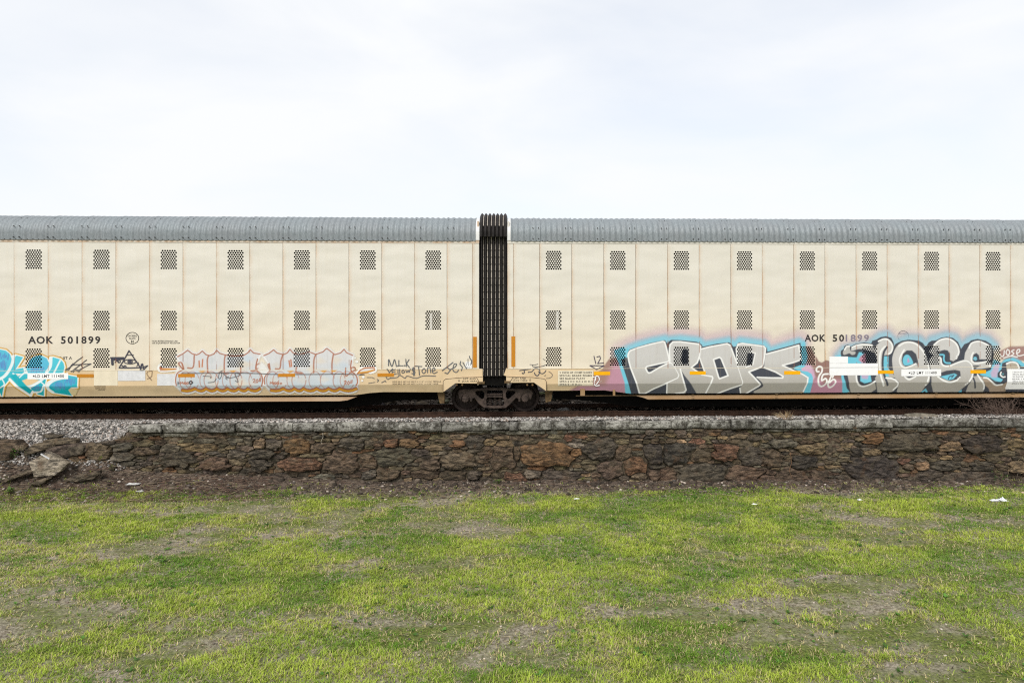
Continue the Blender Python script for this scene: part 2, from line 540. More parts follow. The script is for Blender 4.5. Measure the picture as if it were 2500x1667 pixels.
def roof_sheet_mesh(p, ncor=6, flip=False):
    """one corrugated sheet of the roof; screws are a sub-part"""
    path = roof_path(0.035)
    path = [(path[0][0], path[0][1] - 0.02)] + path[1:-1] + [(path[-1][0], path[-1][1] - 0.02)]
    nx = ncor * 8
    v, f = [], []
    nrm = []
    for i in range(len(path)):
        a, b = path[max(i - 1, 0)], path[min(i + 1, len(path) - 1)]
        d = Vector((0, b[0] - a[0], b[1] - a[1])).normalized()
        nrm.append((-d.z, d.y))
    for j in range(nx + 1):
        x = -0.02 + (p + 0.04) * j / nx
        w = 0.0145 * math.cos(2 * math.pi * ncor * j / nx)
        lap = 0.012 * ((1 - j / nx) if not flip else j / nx)
        for (y, z), (ny, nz) in zip(path, nrm):
            v.append((x, y + ny * (w + lap), z + nz * (w + lap)))
    m = len(path)
    for j in range(nx):
        for i in range(m - 1):
            f.append((j * m + i, (j + 1) * m + i, (j + 1) * m + i + 1, j * m + i + 1))
    me = mesh("roof_sheet", v, f, M['roof'], True)
    s = MB()
    xs = [0.03, 0.03 + p / ncor] if not flip else [p - 0.03, p - 0.03 - p / ncor]
    for x in xs:
        for y, z, dy, dz in ((-0.06, Z_EAVE + 0.06, -1, 0), (-0.045, Z_EAVE + 0.39, -1, 0.25), (0.26, Z_EAVE + 0.65, -0.5, 0.8)):
            d = Vector((0, dy, dz)).normalized()
            c = Vector((x, y, z))
            s.tube([c - d * 0.01, c + d * 0.016], 0.0165, 6)
    for k in range(ncor):
        x = (k + 0.5) * p / ncor
        s.tube([(x, -0.03, Z_EAVE + 0.002), (x, -0.05, Z_EAVE + 0.002)], 0.011, 5)
    return me, mesh("screws", s.v, s.f, M['screw'])


def screen_mesh(mat):
    """perforated plate: ten rows, seven and six holes by turns"""
    v, f = [], []
    N = 8
    def cell(cx, cz):
        n = len(v)
        for k in range(N):
            t = 2 * math.pi * (k + 0.5) / N
            ct, st = math.cos(t), math.sin(t)
            q = min((PXH / 2) / max(abs(ct), 1e-6), (PZH / 2) / max(abs(st), 1e-6))
            v.append((cx + ct * q, 0, cz + st * q))
        for y in (0, 0.003):
            for k in range(N):
                t = 2 * math.pi * (k + 0.5) / N
                v.append((cx + math.cos(t) * RH, y, cz + math.sin(t) * RH))
        for k in range(N):
            q = (k + 1) % N
            f.append((n + k, n + q, n + N + q, n + N + k))
            f.append((n + N + k, n + N + q, n + 2 * N + q, n + 2 * N + k))
    def rect(x0, x1, z0, z1):
        n = len(v); v.extend([(x0, 0, z0), (x1, 0, z0), (x1, 0, z1), (x0, 0, z1)]); f.append((n, n + 1, n + 2, n + 3))
    for r in range(10):
        cz = VH / 2 - PZH * (r + 0.5)
        if r % 2 == 0:
            for c in range(6): cell((c - 2.5) * PXH, cz)
            rect(-VW / 2, -VW / 2 + PXH / 2, cz - PZH / 2, cz + PZH / 2)
            rect(VW / 2 - PXH / 2, VW / 2, cz - PZH / 2, cz + PZH / 2)
        else:
            for c in range(7): cell((c - 3) * PXH, cz)
    # corners of a cell are cut by the eight-point outline: fill them
    for r in range(10):
        cz = VH / 2 - PZH * (r + 0.5)
        cs = [(c - 2.5) * PXH for c in range(6)] if r % 2 == 0 else [(c - 3) * PXH for c in range(7)]
        t = math.pi / 8
        qx = (PZH / 2) / math.tan(3 * t); qz = (PXH / 2) * math.tan(t)
        for cx in cs:
            for sx in (-1, 1):
                for sz in (-1, 1):
                    n = len(v)
                    v.extend([(cx + sx * PXH / 2, 0, cz + sz * min(qz, PZH / 2)), (cx + sx * PXH / 2, 0, cz + sz * PZH / 2), (cx + sx * min(qx, PXH / 2), 0, cz + sz * PZH / 2)])
                    f.append((n, n + 1, n + 2) if sx * sz < 0 else (n, n + 2, n + 1))
    return mesh("vent_screen", v, f, mat)


def panel_mesh(p, vent_x=None, w=None):
    """side panel with openings for its vents, folded edge and two columns of rivets"""
    w = w or p
    g = 0.004
    xs = [g, 0.05, w * 0.3, w * 0.5, w * 0.7, w - 0.05, w - g]
    zs = [Z_PBOT, 2.3, 3.6, 4.2, Z_PTOP]
    if vent_x is not None:
        xs = [g, 0.05, vent_x - VW / 2, vent_x, vent_x + VW / 2, w - 0.05, w - g]
        for c in VR: zs += [c - VH / 2, c + VH / 2]
    zs = sorted(set(zs))
    idx = {}
    v, f = [], []
    def vid(i, j, y):
        k = (i, j, y)
        if k not in idx:
            idx[k] = len(v)
            yy = y - (0.005 if i in (0, 1) and y == 0 else 0)
            v.append((xs[i], yy, zs[j]))
        return idx[k]
    for i in range(len(xs) - 1):
        for j in range(len(zs) - 1):
            xm, zm = (xs[i] + xs[i + 1]) / 2, (zs[j] + zs[j + 1]) / 2
            if vent_x is not None and abs(xm - vent_x) < VW / 2 and any(abs(zm - c) < VH / 2 for c in VR): continue
            f.append((vid(i, j, 0), vid(i + 1, j, 0), vid(i + 1, j + 1, 0), vid(i, j + 1, 0)))
    for j in range(len(zs) - 1):
        f.append((vid(0, j, 0.02), vid(0, j, 0), vid(0, j + 1, 0), vid(0, j + 1, 0.02)))
        e = len(xs) - 1
        f.append((vid(e, j, 0), vid(e, j, 0.02), vid(e, j + 1, 0.02), vid(e, j + 1, 0)))
    for x in ((0.028, 0.17) if w > 0.7 else (0.028,)):
        for k in range(40):
            z = Z_PBOT + 0.05 + k * 0.094
            n = len(v); r = 0.011; y = -0.005 if x < 0.05 else 0.0
            v += [(x - r, y, z), (x, y, z - r), (x + r, y, z), (x, y, z + r), (x, y - 0.007, z)]
            f += [(n, n + 1, n + 4), (n + 1, n + 2, n + 4), (n + 2, n + 3, n + 4), (n + 3, n, n + 4)]
    return mesh("side_panel", v, f, M['cream'])


class Canvas:
    """spray paint on the car side, kept as colour and cover on a fine grid of the sheet"""
    def __init__(s, x0, x1, z0, z1, res=0.013):
        s.x = np.arange(x0, x1, res); s.z = np.arange(z0, z1, res); s.res = res
        s.X, s.Z = np.meshgrid(s.x, s.z)
        s.c = np.zeros(s.X.shape + (3,)); s.a = np.zeros(s.X.shape)
    def _win(s, P, m):
        P = np.asarray(P)
        i0, i1 = np.searchsorted(s.x, P[:, 0].min() - m), np.searchsorted(s.x, P[:, 0].max() + m)
        j0, j1 = np.searchsorted(s.z, P[:, 1].min() - m), np.searchsorted(s.z, P[:, 1].max() + m)
        return slice(j0, j1), slice(i0, i1)
    def _dist(s, P, closed, w):
        X, Z = s.X[w], s.Z[w]
        d = np.full(X.shape, 1e9); ins = np.zeros(X.shape, bool)
        n = len(P)
        for i in range(n if closed else n - 1):
            ax, az = P[i]; bx, bz = P[(i + 1) % n]
            dx, dz = bx - ax, bz - az
            L = dx * dx + dz * dz + 1e-12
            t = np.clip(((X - ax) * dx + (Z - az) * dz) / L, 0, 1)
            d = np.minimum(d, (X - ax - t * dx) ** 2 + (Z - az - t * dz) ** 2)
            if closed and az != bz:
                c = ((az > Z) != (bz > Z)) & (X < (bx - ax) * (Z - az) / (bz - az) + ax)
                ins ^= c
        return np.sqrt(d), ins
    def over(s, w, cov, col):
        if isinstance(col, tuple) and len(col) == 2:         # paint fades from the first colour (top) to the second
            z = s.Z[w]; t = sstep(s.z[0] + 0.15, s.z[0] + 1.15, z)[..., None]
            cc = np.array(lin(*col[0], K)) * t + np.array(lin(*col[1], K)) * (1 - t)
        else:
            cc = np.array(lin(*col, K))
        a0, c0 = s.a[w], s.c[w]
        a1 = cov + a0 * (1 - cov)
        s.c[w] = np.where(a1[..., None] > 1e-4, (cov[..., None] * cc + (a0 * (1 - cov))[..., None] * c0) / np.maximum(a1, 1e-4)[..., None], 0)
        s.a[w] = a1
    def fill(s, P, col, soft=0.02, alpha=1.0, grow=0.0):
        w = s._win(P, soft + abs(grow) + 0.02)
        if s.X[w].size == 0: return
        d, ins = s._dist(P, True, w)
        sd = np.where(ins, d, -d) + grow
        s.over(w, alpha * sstep(-soft, soft * 0.6, sd), col)
    def stroke(s, P, width, col, soft=0.014, alpha=1.0, closed=False):
        w = s._win(P, width / 2 + soft + 0.02)
        if s.X[w].size == 0: return
        d, _ = s._dist(P, closed, w)
        s.over(w, alpha * (1 - sstep(width / 2 - soft * 0.5, width / 2 + soft, d)), col)
    def sample(s, x, z):
        i = np.clip(np.round((np.asarray(x) - s.x[0]) / s.res).astype(int), 0, len(s.x) - 1)
        j = np.clip(np.round((np.asarray(z) - s.z[0]) / s.res).astype(int), 0, len(s.z) - 1)
        ok = (np.asarray(x) >= s.x[0]) & (np.asarray(x) <= s.x[-1]) & (np.asarray(z) >= s.z[0]) & (np.asarray(z) <= s.z[-1])
        return s.c[j, i], s.a[j, i] * ok
    def sheet(s, name, parent, vents, bottom, label, y=-0.009):
        nz, nx = s.X.shape
        I = np.arange(nz * nx).reshape(nz, nx)
        F = np.stack([I[:-1, :-1], I[:-1, 1:], I[1:, 1:], I[1:, :-1]], -1).reshape(-1, 4)
        amax = np.maximum.reduce([s.a[:-1, :-1], s.a[:-1, 1:], s.a[1:, 1:], s.a[1:, :-1]]).ravel()
        xc, zc = (s.X[:-1, :-1] + s.res / 2).ravel(), (s.Z[:-1, :-1] + s.res / 2).ravel()
        keep = amax > 0.02
        for vx, vz in vents:
            keep &= ~((np.abs(xc - vx) < VW / 2 + 0.001) & (np.abs(zc - vz) < VH / 2 + 0.001))
        keep &= zc > np.interp(xc, [b[0] for b in bottom], [b[1] for b in bottom])
        F = F[keep]
        used, inv = np.unique(F, return_inverse=True)
        F = inv.reshape(-1, 4)
        X, Z = s.X.ravel()[used], s.Z.ravel()[used]
        Y = y + np.where(Z > Z_BREAK, 0, (Z_BREAK - Z) * 0.42)
        C = np.concatenate([s.c.reshape(-1, 3)[used], s.a.ravel()[used][:, None]], 1)
        me = np_mesh(name, np.stack([X, Y, Z], 1), F, M['paint'], C, cname="paint")
        return tag(link(name, me, parent), label)


def spline(P, closed=False, k=5):
    """smooth curve through the points"""
    P = np.asarray(P, float); n = len(P); out = []
    for i in range(n if closed else n - 1):
        if closed: a, b, c, d = P[(i - 1) % n], P[i], P[(i + 1) % n], P[(i + 2) % n]
        else: a, b, c, d = P[max(i - 1, 0)], P[i], P[i + 1], P[min(i + 2, n - 1)]
        for t in np.arange(k) / k:
            out.append(0.5 * (2 * b + (c - a) * t + (2 * a - 5 * b + 4 * c - d) * t * t + (3 * b - a - 3 * c + d) * t ** 3))
    if not closed: out.append(P[-1])
    return np.array(out)


class Fr:
    """a part of the photo enlarged by s with its corner at ox, oy: turns its points into points of the car side"""
    def __init__(s, ox, oy, sc): s.o = (ox, oy, sc)
    def __call__(s, *pts, smooth=False, closed=False):
        P = np.array([PX(s.o[0] + x / s.o[2], s.o[1] + y / s.o[2]) for x, y in pts])
        return spline(P, closed) if smooth else P
    def w(s, q): return q / s.o[2] / 79.5


F7, F8 = Fr(1300, 780, 5.6), Fr(1500, 780, 5.6)
R1, R2 = Fr(1860, 780, 7.127), Fr(2170, 780, 7.127)
L2, L3, L4 = Fr(0, 780, 5.6), Fr(380, 780, 5.6), Fr(780, 780, 5.6)
C6 = Fr(1060, 820, 7.84)
SRC = Fr(0, 0, 1.0)
cat = lambda *a: np.concatenate(a)
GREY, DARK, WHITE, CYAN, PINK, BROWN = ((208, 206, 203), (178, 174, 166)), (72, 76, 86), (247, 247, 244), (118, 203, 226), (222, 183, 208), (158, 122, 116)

# ---------------------------------------------------------------- the grey block letters on the right-hand car
def paint_right():
    c = Canvas(WX(1385), WX(2545), Z_BOT + 0.002, 3.25)
    top = cat(F8((60, 470), (190, 400), (320, 350), (500, 300), (690, 262), (740, 280), (900, 262), (1150, 290), (1230, 350), (1400, 320), (1560, 290), (1640, 340), (1720, 290), (2040, 330), (2110, 410)),
              R1((90, 560), (640, 385), (690, 420)))
    for wd, al in ((0.55, 0.12), (0.42, 0.22), (0.30, 0.28)):
        c.stroke(top + np.array([0, 0.06]), wd, (233, 208, 224), soft=0.24, alpha=al)
    top2 = cat(R1((1330, 640), (1430, 520), (1620, 480), (1880, 440), (2060, 290), (2170, 270), (2290, 370)), R2((100, 410), (340, 330), (520, 340), (650, 450), (740, 350), (1000, 280), (1150, 320), (1260, 470), (1400, 360), (1540, 310), (1720, 350), (1830, 450)))
    for wd, al in ((0.50, 0.14), (0.36, 0.26)):
        c.stroke(top2 + np.array([0, 0.06]), wd * 0.85, (218, 202, 226), soft=0.24, alpha=al)
    c.stroke(top, 0.17, (140, 208, 228), soft=0.14, alpha=0.92)
    c.stroke(top2, 0.17, (160, 210, 228), soft=0.16, alpha=0.8)
    # brown and pink field at the left end
    c.fill(F7((540, 975), (640, 905), (720, 880), (830, 800), (850, 745), (900, 715), (960, 690), (1010, 600), (1060, 535), (1150, 530), (1230, 620), (1290, 1000)), (170, 134, 124), soft=0.05, alpha=0.93)
    c.fill(F7((540, 990), (660, 930), (800, 930), (1010, 900), (1100, 640), (1150, 600), (1230, 700), (1330, 1000)), (205, 152, 178), soft=0.16, alpha=0.75)
    # between the two pieces
    c.fill(R1((700, 700), (720, 480), (830, 470), (930, 640), (985, 735), (1040, 755), (1120, 715), (1190, 735), (1240, 960), (1500, 960), (1500, 1290), (760, 1290), (700, 1000)), (158, 124, 116), soft=0.04, alpha=0.95)
    c.fill(R1((860, 1290), (880, 1120), (960, 1030), (1100, 1150), (1280, 1060), (1430, 1070), (1480, 1290)), (203, 148, 174), soft=0.12, alpha=0.85)
    c.fill(R1((640, 900), (680, 780), (800, 760), (870, 830), (900, 900), (920, 1000), (880, 1060), (790, 990)), (216, 178, 204), soft=0.06)
    c.fill(R1((690, 440), (735, 380), (790, 640), (770, 760), (690, 800), (670, 720)), CYAN, soft=0.05, alpha=0.95)
    c.fill(R1((560, 870), (545, 830), (680, 770), (760, 800), (690, 850), (680, 890), (790, 905), (860, 945), (885, 1010), (870, 1290), (760, 1290), (800, 1000), (680, 940)), CYAN, soft=0.025)
    # cyan stripe at the left edge of the C
    c.fill(F8((0, 420), (120, 380), (190, 400), (210, 500), (120, 620), (260, 1020), (160, 1020), (140, 860), (60, 600)), CYAN, soft=0.03)
    # dark silhouette of the first word
    base = cat(F8((90, 545), (180, 518), (186, 440), (205, 410), (320, 370), (500, 318), (690, 283), (725, 330), (745, 300), (775, 278), (900, 282), (1130, 306), (1190, 340), (1205, 372), (1400, 330), (1560, 312), (1590, 325), (1625, 372), (1662, 368), (1680, 330), (1705, 312), (1760, 318), (2040, 350), (2085, 390), (2090, 440)),
               R1((400, 480), (668, 405), (690, 600), (690, 780), (600, 815), (545, 835), (560, 862), (690, 920), (805, 995), (748, 1262)),
               F8((1928, 1020), (240, 1020), (195, 880), (110, 620)))
    c.fill(base, DARK, soft=0.014)
    # O
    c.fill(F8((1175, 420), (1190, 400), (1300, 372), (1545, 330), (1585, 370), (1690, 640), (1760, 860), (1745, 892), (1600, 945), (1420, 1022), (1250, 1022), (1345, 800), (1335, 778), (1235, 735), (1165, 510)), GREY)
    c.fill(F8((1165, 525), (1068, 655), (1120, 690), (1232, 712)), DARK)
    c.fill(F8((1355, 545), (1435, 515), (1460, 535), (1555, 762), (1435, 808), (1425, 790)), DARK)
    c.stroke(F8((1352, 545), (1436, 516), (1460, 535), (1553, 765), (1436, 808), (1422, 785)), F8.w(17), WHITE, closed=True)
    # C
    Cp = F8((184, 490), (192, 455), (215, 425), (320, 385), (500, 335), (660, 300), (685, 305), (705, 370), (748, 545), (738, 575), (600, 605), (445, 640), (425, 662), (450, 715), (470, 730), (500, 722), (620, 650), (740, 592), (780, 590), (830, 650), (885, 755), (868, 800), (700, 875), (540, 950), (425, 1022), (355, 1022), (300, 860), (222, 660), (195, 560))
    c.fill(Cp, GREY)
    c.stroke(Cp, F8.w(17), WHITE, closed=True)
    # R
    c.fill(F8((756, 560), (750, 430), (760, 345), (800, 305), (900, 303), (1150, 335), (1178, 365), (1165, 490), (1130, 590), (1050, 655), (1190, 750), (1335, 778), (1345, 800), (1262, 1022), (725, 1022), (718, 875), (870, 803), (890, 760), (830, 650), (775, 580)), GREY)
    c.fill(F8((900, 680), (925, 715), (960, 770), (1040, 870), (1140, 1022), (985, 1022), (992, 985), (950, 860)), DARK)
    c.fill(F8((930, 420), (960, 400), (1010, 420), (1010, 600), (940, 610), (910, 560)), (60, 64, 74), soft=0.04)
    c.stroke(F8((757, 575), (750, 430), (760, 345), (800, 305), (900, 303), (1150, 335), (1178, 365), (1165, 490), (1130, 590), (1050, 655), (1190, 750), (1335, 778), (1345, 800), (1262, 1022)), F8.w(17), WHITE)
    c.stroke(F8((900, 678), (950, 860), (990, 970), (960, 1003), (850, 1018)), F8.w(17), WHITE)
    c.stroke(F8((720, 870), (728, 1020)), F8.w(15), WHITE)
    c.stroke(F8((1162, 515), (1230, 705)), F8.w(15), WHITE)
    c.stroke(F8((1185, 403), (1300, 373), (1540, 330), (1582, 352), (1690, 640), (1760, 860), (1745, 892), (1600, 945), (1420, 1022)), F8.w(17), WHITE)
    # P
    c.fill(F8((1678, 600), (1665, 400), (1690, 335), (1745, 325), (2040, 365), (2065, 392), (2052, 510), (2025, 630), (1990, 655), (1835, 715), (1910, 790), (1998, 888), (1980, 910), (1815, 1022), (1745, 1022), (1725, 940), (1760, 880), (1758, 850)), GREY)
    c.fill(F8((1805, 640), (1815, 470), (1850, 452), (1925, 455), (1895, 610)), DARK)
    c.stroke(F8((1850, 452), (1925, 456), (1893, 612), (1800, 650)), F8.w(14), WHITE)
    c.stroke(F8((1682, 610), (1665, 400), (1690, 335), (1745, 326), (2040, 365), (2065, 392), (2052, 510), (2025, 630), (1990, 655), (1835, 715), (1910, 790), (1998, 888), (1980, 910), (1815, 1022)), F8.w(17), WHITE)
    c.stroke(F8((1725, 940), (1747, 1022)), F8.w(14), WHITE)
    # S
    c.fill(cat(R1((42, 830), (45, 720), (78, 598), (400, 512), (640, 442), (655, 550), (688, 700), (540, 748), (350, 795), (560, 890), (700, 945), (802, 1008), (790, 1100), (748, 1262)), F8((1930, 1022), (1925, 985), (2030, 930), (2042, 900), (2010, 850), (1955, 800), (2290, 802), (2305, 785), (2200, 715))), GREY)
    c.stroke(R1((75, 600), (400, 512), (640, 445), (655, 550), (688, 695), (540, 748), (355, 795), (560, 890), (700, 945), (800, 1008), (790, 1100), (748, 1262)), R1.w(21), WHITE)
    c.stroke(F8((2045, 655), (2200, 715), (2305, 775), (2300, 796), (2150, 796), (1950, 788)), F8.w(16), WHITE)
    # the white 256 mark
    for P in (((990, 905), (955, 900), (948, 855), (995, 815), (1045, 840), (1040, 910), (1000, 970), (980, 1040), (990, 1120), (1040, 1165), (1095, 1140), (1130, 1075), (1105, 1025), (1040, 1058), (1062, 960), (1150, 945)),
              ((1215, 960), (1180, 1040), (1152, 1120), (1190, 1183), (1250, 1150), (1282, 1075), (1240, 1040), (1175, 1095))):
        c.stroke(R1(*P, smooth=True), R1.w(26), WHITE)
    c.stroke(R1((1242, 972), (1228, 1005)), R1.w(22), WHITE)
    # ---- second piece: round letters
    base2 = cat(R1((1430, 1060), (1420, 960), (1500, 800), (1520, 745), (1620, 720), (1690, 745), (1700, 660), (1380, 640), (1370, 590), (1375, 545), (1420, 512), (1435, 462), (1490, 437), (1550, 467), (1620, 430), (1780, 400), (1900, 415), (1920, 370), (1990, 350), (2060, 308), (2160, 290), (2250, 320), (2290, 400), (2295, 470), (2330, 420)),
                R2((95, 440), (150, 405), (230, 370), (350, 350), (520, 370), (590, 410), (640, 480), (690, 400), (740, 370), (820, 363), (900, 320), (1000, 300), (1110, 320), (1200, 390), (1240, 480), (1255, 512), (1310, 430), (1390, 398), (1430, 362), (1540, 338), (1680, 370), (1780, 430), (1830, 600), (1800, 760), (1770, 870), (1690, 905), (1560, 950), (1640, 990), (1760, 1010), (1850, 1080), (1950, 1085), (1985, 1040), (1890, 1000), (1890, 930), (1960, 860), (1970, 760), (2040, 735), (2130, 715), (2230, 740), (2295, 810), (2420, 830), (2440, 1275)),
                R1((1590, 1290), (1500, 1200)))
    c.fill(cat(R1((1280, 640), (1420, 600), (1800, 560), (2000, 700), (1980, 1000), (1500, 1290), (1440, 1290), (1390, 1000), (1480, 760), (1290, 690)), ), CYAN, soft=0.04)
    c.fill(R2((1560, 960), (1700, 900), (1770, 860), (1830, 700), (1960, 760), (2010, 700), (2200, 640), (2330, 760), (2440, 780), (2440, 1100), (1960, 1100), (1840, 1060), (1700, 990)), CYAN, soft=0.05)
    c.fill(R2((1930, 560), (2100, 480), (2440, 470), (2440, 720), (2250, 690), (2150, 650), (1960, 680)), (176, 138, 132), soft=0.06, alpha=0.85)
    c.fill(R2((1770, 930), (1850, 790), (1920, 760), (1900, 900), (1870, 1000), (1790, 1000)), (205, 180, 206), soft=0.06, alpha=0.9)
    c.fill(base2, DARK, soft=0.016)
    c.fill(R1((1690, 570), (1770, 575), (1800, 760), (1500, 765), (1490, 690), (1650, 660)), CYAN, soft=0.03)
    c.fill(R1((1690, 700), (1720, 640), (1790, 600), (1800, 760), (1740, 750)), (196, 140, 160), soft=0.05)
    c.fill(R1((1500, 1290), (1470, 1150), (1440, 1060), (1400, 960), (1380, 960), (1400, 1080), (1450, 1290)), CYAN, soft=0.03)
    # A with its flourish
    c.fill(R1((1415, 600), (1412, 560), (1440, 510), (1478, 462), (1520, 475), (1532, 530), (1560, 555), (1620, 560), (1615, 600), (1565, 612), (1520, 585), (1440, 610), smooth=True, closed=True), (190, 188, 184))
    c.fill(R1((1560, 500), (1620, 455), (1780, 428), (1920, 442), (1950, 560), (1800, 520), (1680, 510), (1565, 540), smooth=True, closed=True), GREY)
    c.fill(R1((1955, 560), (1990, 455), (2070, 375), (2160, 342), (2240, 385), (2272, 480), (2245, 570), (2195, 605), (2112, 625), (2100, 720), (2095, 850), (2130, 985), (2330, 1010)), GREY)
    A2 = cat(R1((1965, 560), (2100, 620), (2095, 850), (2130, 985), (2250, 1000)), R2((90, 1035), (170, 1100), (175, 1165), (110, 1255), (60, 1275)), R1((2060, 1290), (2000, 1130), (1968, 1020), (2010, 950), (2010, 700)))
    c.fill(A2, GREY)
    c.fill(R1((1490, 965), (1640, 965), (1655, 1080), (1735, 1155), (1830, 1150), (1960, 1075), (2010, 1215), (1920, 1290), (1590, 1290), (1530, 1150)), GREY)
    c.fill(R1((1715, 965), (1885, 965), (1905, 1075), (1790, 1112), (1712, 1065)), CYAN, soft=0.02)
    c.fill(R1((1730, 965), (1850, 965), (1830, 1030), (1740, 1020)), (196, 178, 206), soft=0.05)
    c.fill(R1((2118, 640), (2200, 640), (2195, 960), (2215, 985), (2130, 990), (2100, 830)), CYAN)
    c.stroke(R1((2172, 480), (2120, 570), (2100, 700), (2102, 850), (2135, 990), (2195, 1140), smooth=True), R1.w(34), DARK)
    for P, wd in ((((2030, 378), (2110, 342), (2180, 345), (2242, 400), (2272, 480), (2242, 570), (2192, 602)), 27), (((2140, 470), (2080, 535), (2050, 640), (2050, 850), (2082, 1030), (2130, 1150)), 27),
                  (((1642, 975), (1652, 1070), (1700, 1140), (1780, 1165), (1880, 1132), (1968, 1072)), 25), (((1568, 485), (1640, 452), (1760, 432), (1910, 446)), 24), (((1440, 522), (1475, 468), (1522, 466)), 22)):
        c.stroke(R1(*P, smooth=True), R1.w(wd), WHITE)
    c.stroke(cat(R1((2160, 1015), (2250, 1022)), R2((30, 1018), (105, 1045), (165, 1105), (165, 1160), (108, 1228))), R1.w(24), WHITE)
    # O
    c.fill(R2((58, 740), (72, 610), (130, 480), (220, 400), (350, 382), (480, 410), (580, 500), (640, 620), (690, 800), (715, 950), (700, 1080), (640, 1180), (560, 1290), (205, 1290), (185, 1100), (100, 1000), smooth=True, closed=True), GREY)
    c.fill(R2((222, 710), (240, 600), (310, 538), (400, 540), (470, 600), (502, 720), (505, 830), (490, 760), (380, 800), (285, 815), (240, 780)), DARK)
    c.fill(R2((240, 710), (270, 632), (320, 612), (370, 650), (418, 750), (375, 782), (270, 792), smooth=True, closed=True), CYAN)
    c.fill(R2((318, 700), (335, 665), (358, 730), (325, 752)), (198, 160, 196))
    for P in (((172, 462), (260, 408), (350, 392), (460, 420), (550, 500), (620, 600), (680, 780), (697, 900), (690, 1010), (672, 1075)), ((262, 528), (200, 640), (184, 720), (212, 800), (270, 835), (350, 820), (465, 768)), ((275, 990), (320, 1032), (370, 1037), (462, 990))):
        c.stroke(R2(*P, smooth=True), R2.w(24), WHITE)
    c.fill(R2((290, 985), (350, 1010), (440, 985), (350, 985)), DARK)
    # S
    c.fill(R2((700, 560), (790, 440), (880, 365), (1000, 328), (1120, 368), (1190, 450), (1218, 560), (1190, 670), (1120, 722), (1060, 700), (1062, 590), (1000, 530), (900, 550), (860, 640), (800, 640)), GREY)
    c.fill(R2((700, 700), (760, 640), (870, 650), (900, 760), (960, 805), (1080, 800), (1240, 740), (1350, 715), (1430, 770), (1462, 870), (1460, 1000), (1400, 1100), (1230, 1290), (830, 1290), (745, 1120), (735, 900)), GREY)
    c.fill(R2((830, 560), (900, 545), (960, 528), (1025, 540), (1055, 610), (1060, 760), (960, 765), (925, 700), (890, 640)), DARK)
    c.stroke(R2((885, 612), (955, 618), (952, 690), (982, 748), (1062, 757), smooth=True), R2.w(25), CYAN)
    c.fill(R2((900, 925), (1000, 890), (1150, 875), (1235, 895), (1245, 980), (1180, 1040), (1060, 1062), (880, 1000)), DARK)
    c.fill(R2((900, 992), (1000, 968), (1140, 938), (1182, 962), (1120, 1030), (1030, 1052)), CYAN)
    c.stroke(R2((1030, 1040), (1050, 990), (1130, 965), (1090, 1010)), R2.w(14), (70, 90, 110))
    for P in (((785, 440), (880, 362), (1000, 332), (1100, 362), (1182, 440), (1215, 550), (1202, 615)), ((868, 650), (902, 680), (912, 760), (962, 803), (1060, 802), (1200, 747), (1330, 714), (1422, 760), (1456, 850), (1450, 980), (1400, 1070)), ((850, 990), (950, 1060), (1070, 1092), (1190, 1050))):
        c.stroke(R2(*P, smooth=True), R2.w(25), WHITE)
    # E
    c.fill(R2((1310, 690), (1325, 580), (1395, 450), (1480, 388), (1570, 372), (1680, 408), (1780, 470), (1790, 600), (1770, 700), (1700, 735), (1785, 760), (1765, 825), (1620, 855), (1485, 862), (1440, 760), (1380, 710)), GREY)
    c.fill(R2((1455, 705), (1470, 610), (1520, 583), (1562, 620), (1572, 690), (1720, 695), (1720, 722), (1560, 738), (1482, 742)), DARK)
    c.fill(R2((1465, 690), (1480, 652), (1515, 650), (1532, 690), (1505, 712)), CYAN)
    c.fill(R2((1490, 685), (1502, 672), (1512, 690), (1500, 700)), (160, 170, 186))
    c.fill(R2((1460, 800), (1580, 800), (1490, 862)), DARK)
    c.fill(R2((1395, 1150), (1470, 990), (1560, 975), (1620, 1000), (1690, 1200), (1690, 1290), (1390, 1290)), GREY)
    c.fill(R2((1600, 985), (1720, 1015), (1800, 1080), (1880, 1140), (1990, 1130), (2060, 1080), (2080, 1290), (1820, 1290), (1770, 1200), (1700, 1150)), ((178, 160, 142), (168, 150, 132)))
    c.stroke(R2((1470, 1020), (1530, 1190)), R2.w(26), DARK)
    for P in (((1395, 490), (1430, 418), (1520, 382), (1600, 388), (1720, 445)), ((1465, 575), (1435, 640), (1435, 710), (1480, 752), (1580, 752), (1715, 727)), ((1540, 955), (1600, 1050), (1670, 1140), (1685, 1215)), ((1650, 1010), (1720, 1022), (1800, 1090), (1880, 1142), (1985, 1130)), ((1770, 760), (1755, 815))):
        c.stroke(R2(*P, smooth=True), R2.w(23), WHITE)
    # last small letter
    c.fill(R2((2040, 770), (2130, 738), (2240, 775), (2265, 870), (2050, 900)), ((186, 176, 160), (176, 166, 150)))
    c.stroke(R2((2045, 768), (2130, 738), (2225, 762), (2262, 840), smooth=True), R2.w(24), WHITE)
    c.stroke(R2((1950, 915), (1938, 960), (1978, 998), (2018, 995), smooth=True), R2.w(20), WHITE)
    c.fill(R2((1965, 945), (1985, 928), (1998, 950), (1980, 968)), (92, 150, 160))
    for x, y in ((652, 1137), (1205, 1027), (1230, 1003), (1370, 1107), (1345, 1130), (1177, 640), (1170, 675)):
        c.stroke(R2((x - 2, y), (x + 2, y)), R2.w(22), WHITE)
    c.fill(R2((600, 1275), (670, 1205), (725, 1280), (690, 1280), (668, 1240), (630, 1280)), CYAN)
    c.fill(R2((1245, 1280), (1300, 1230), (1320, 1280)), CYAN)
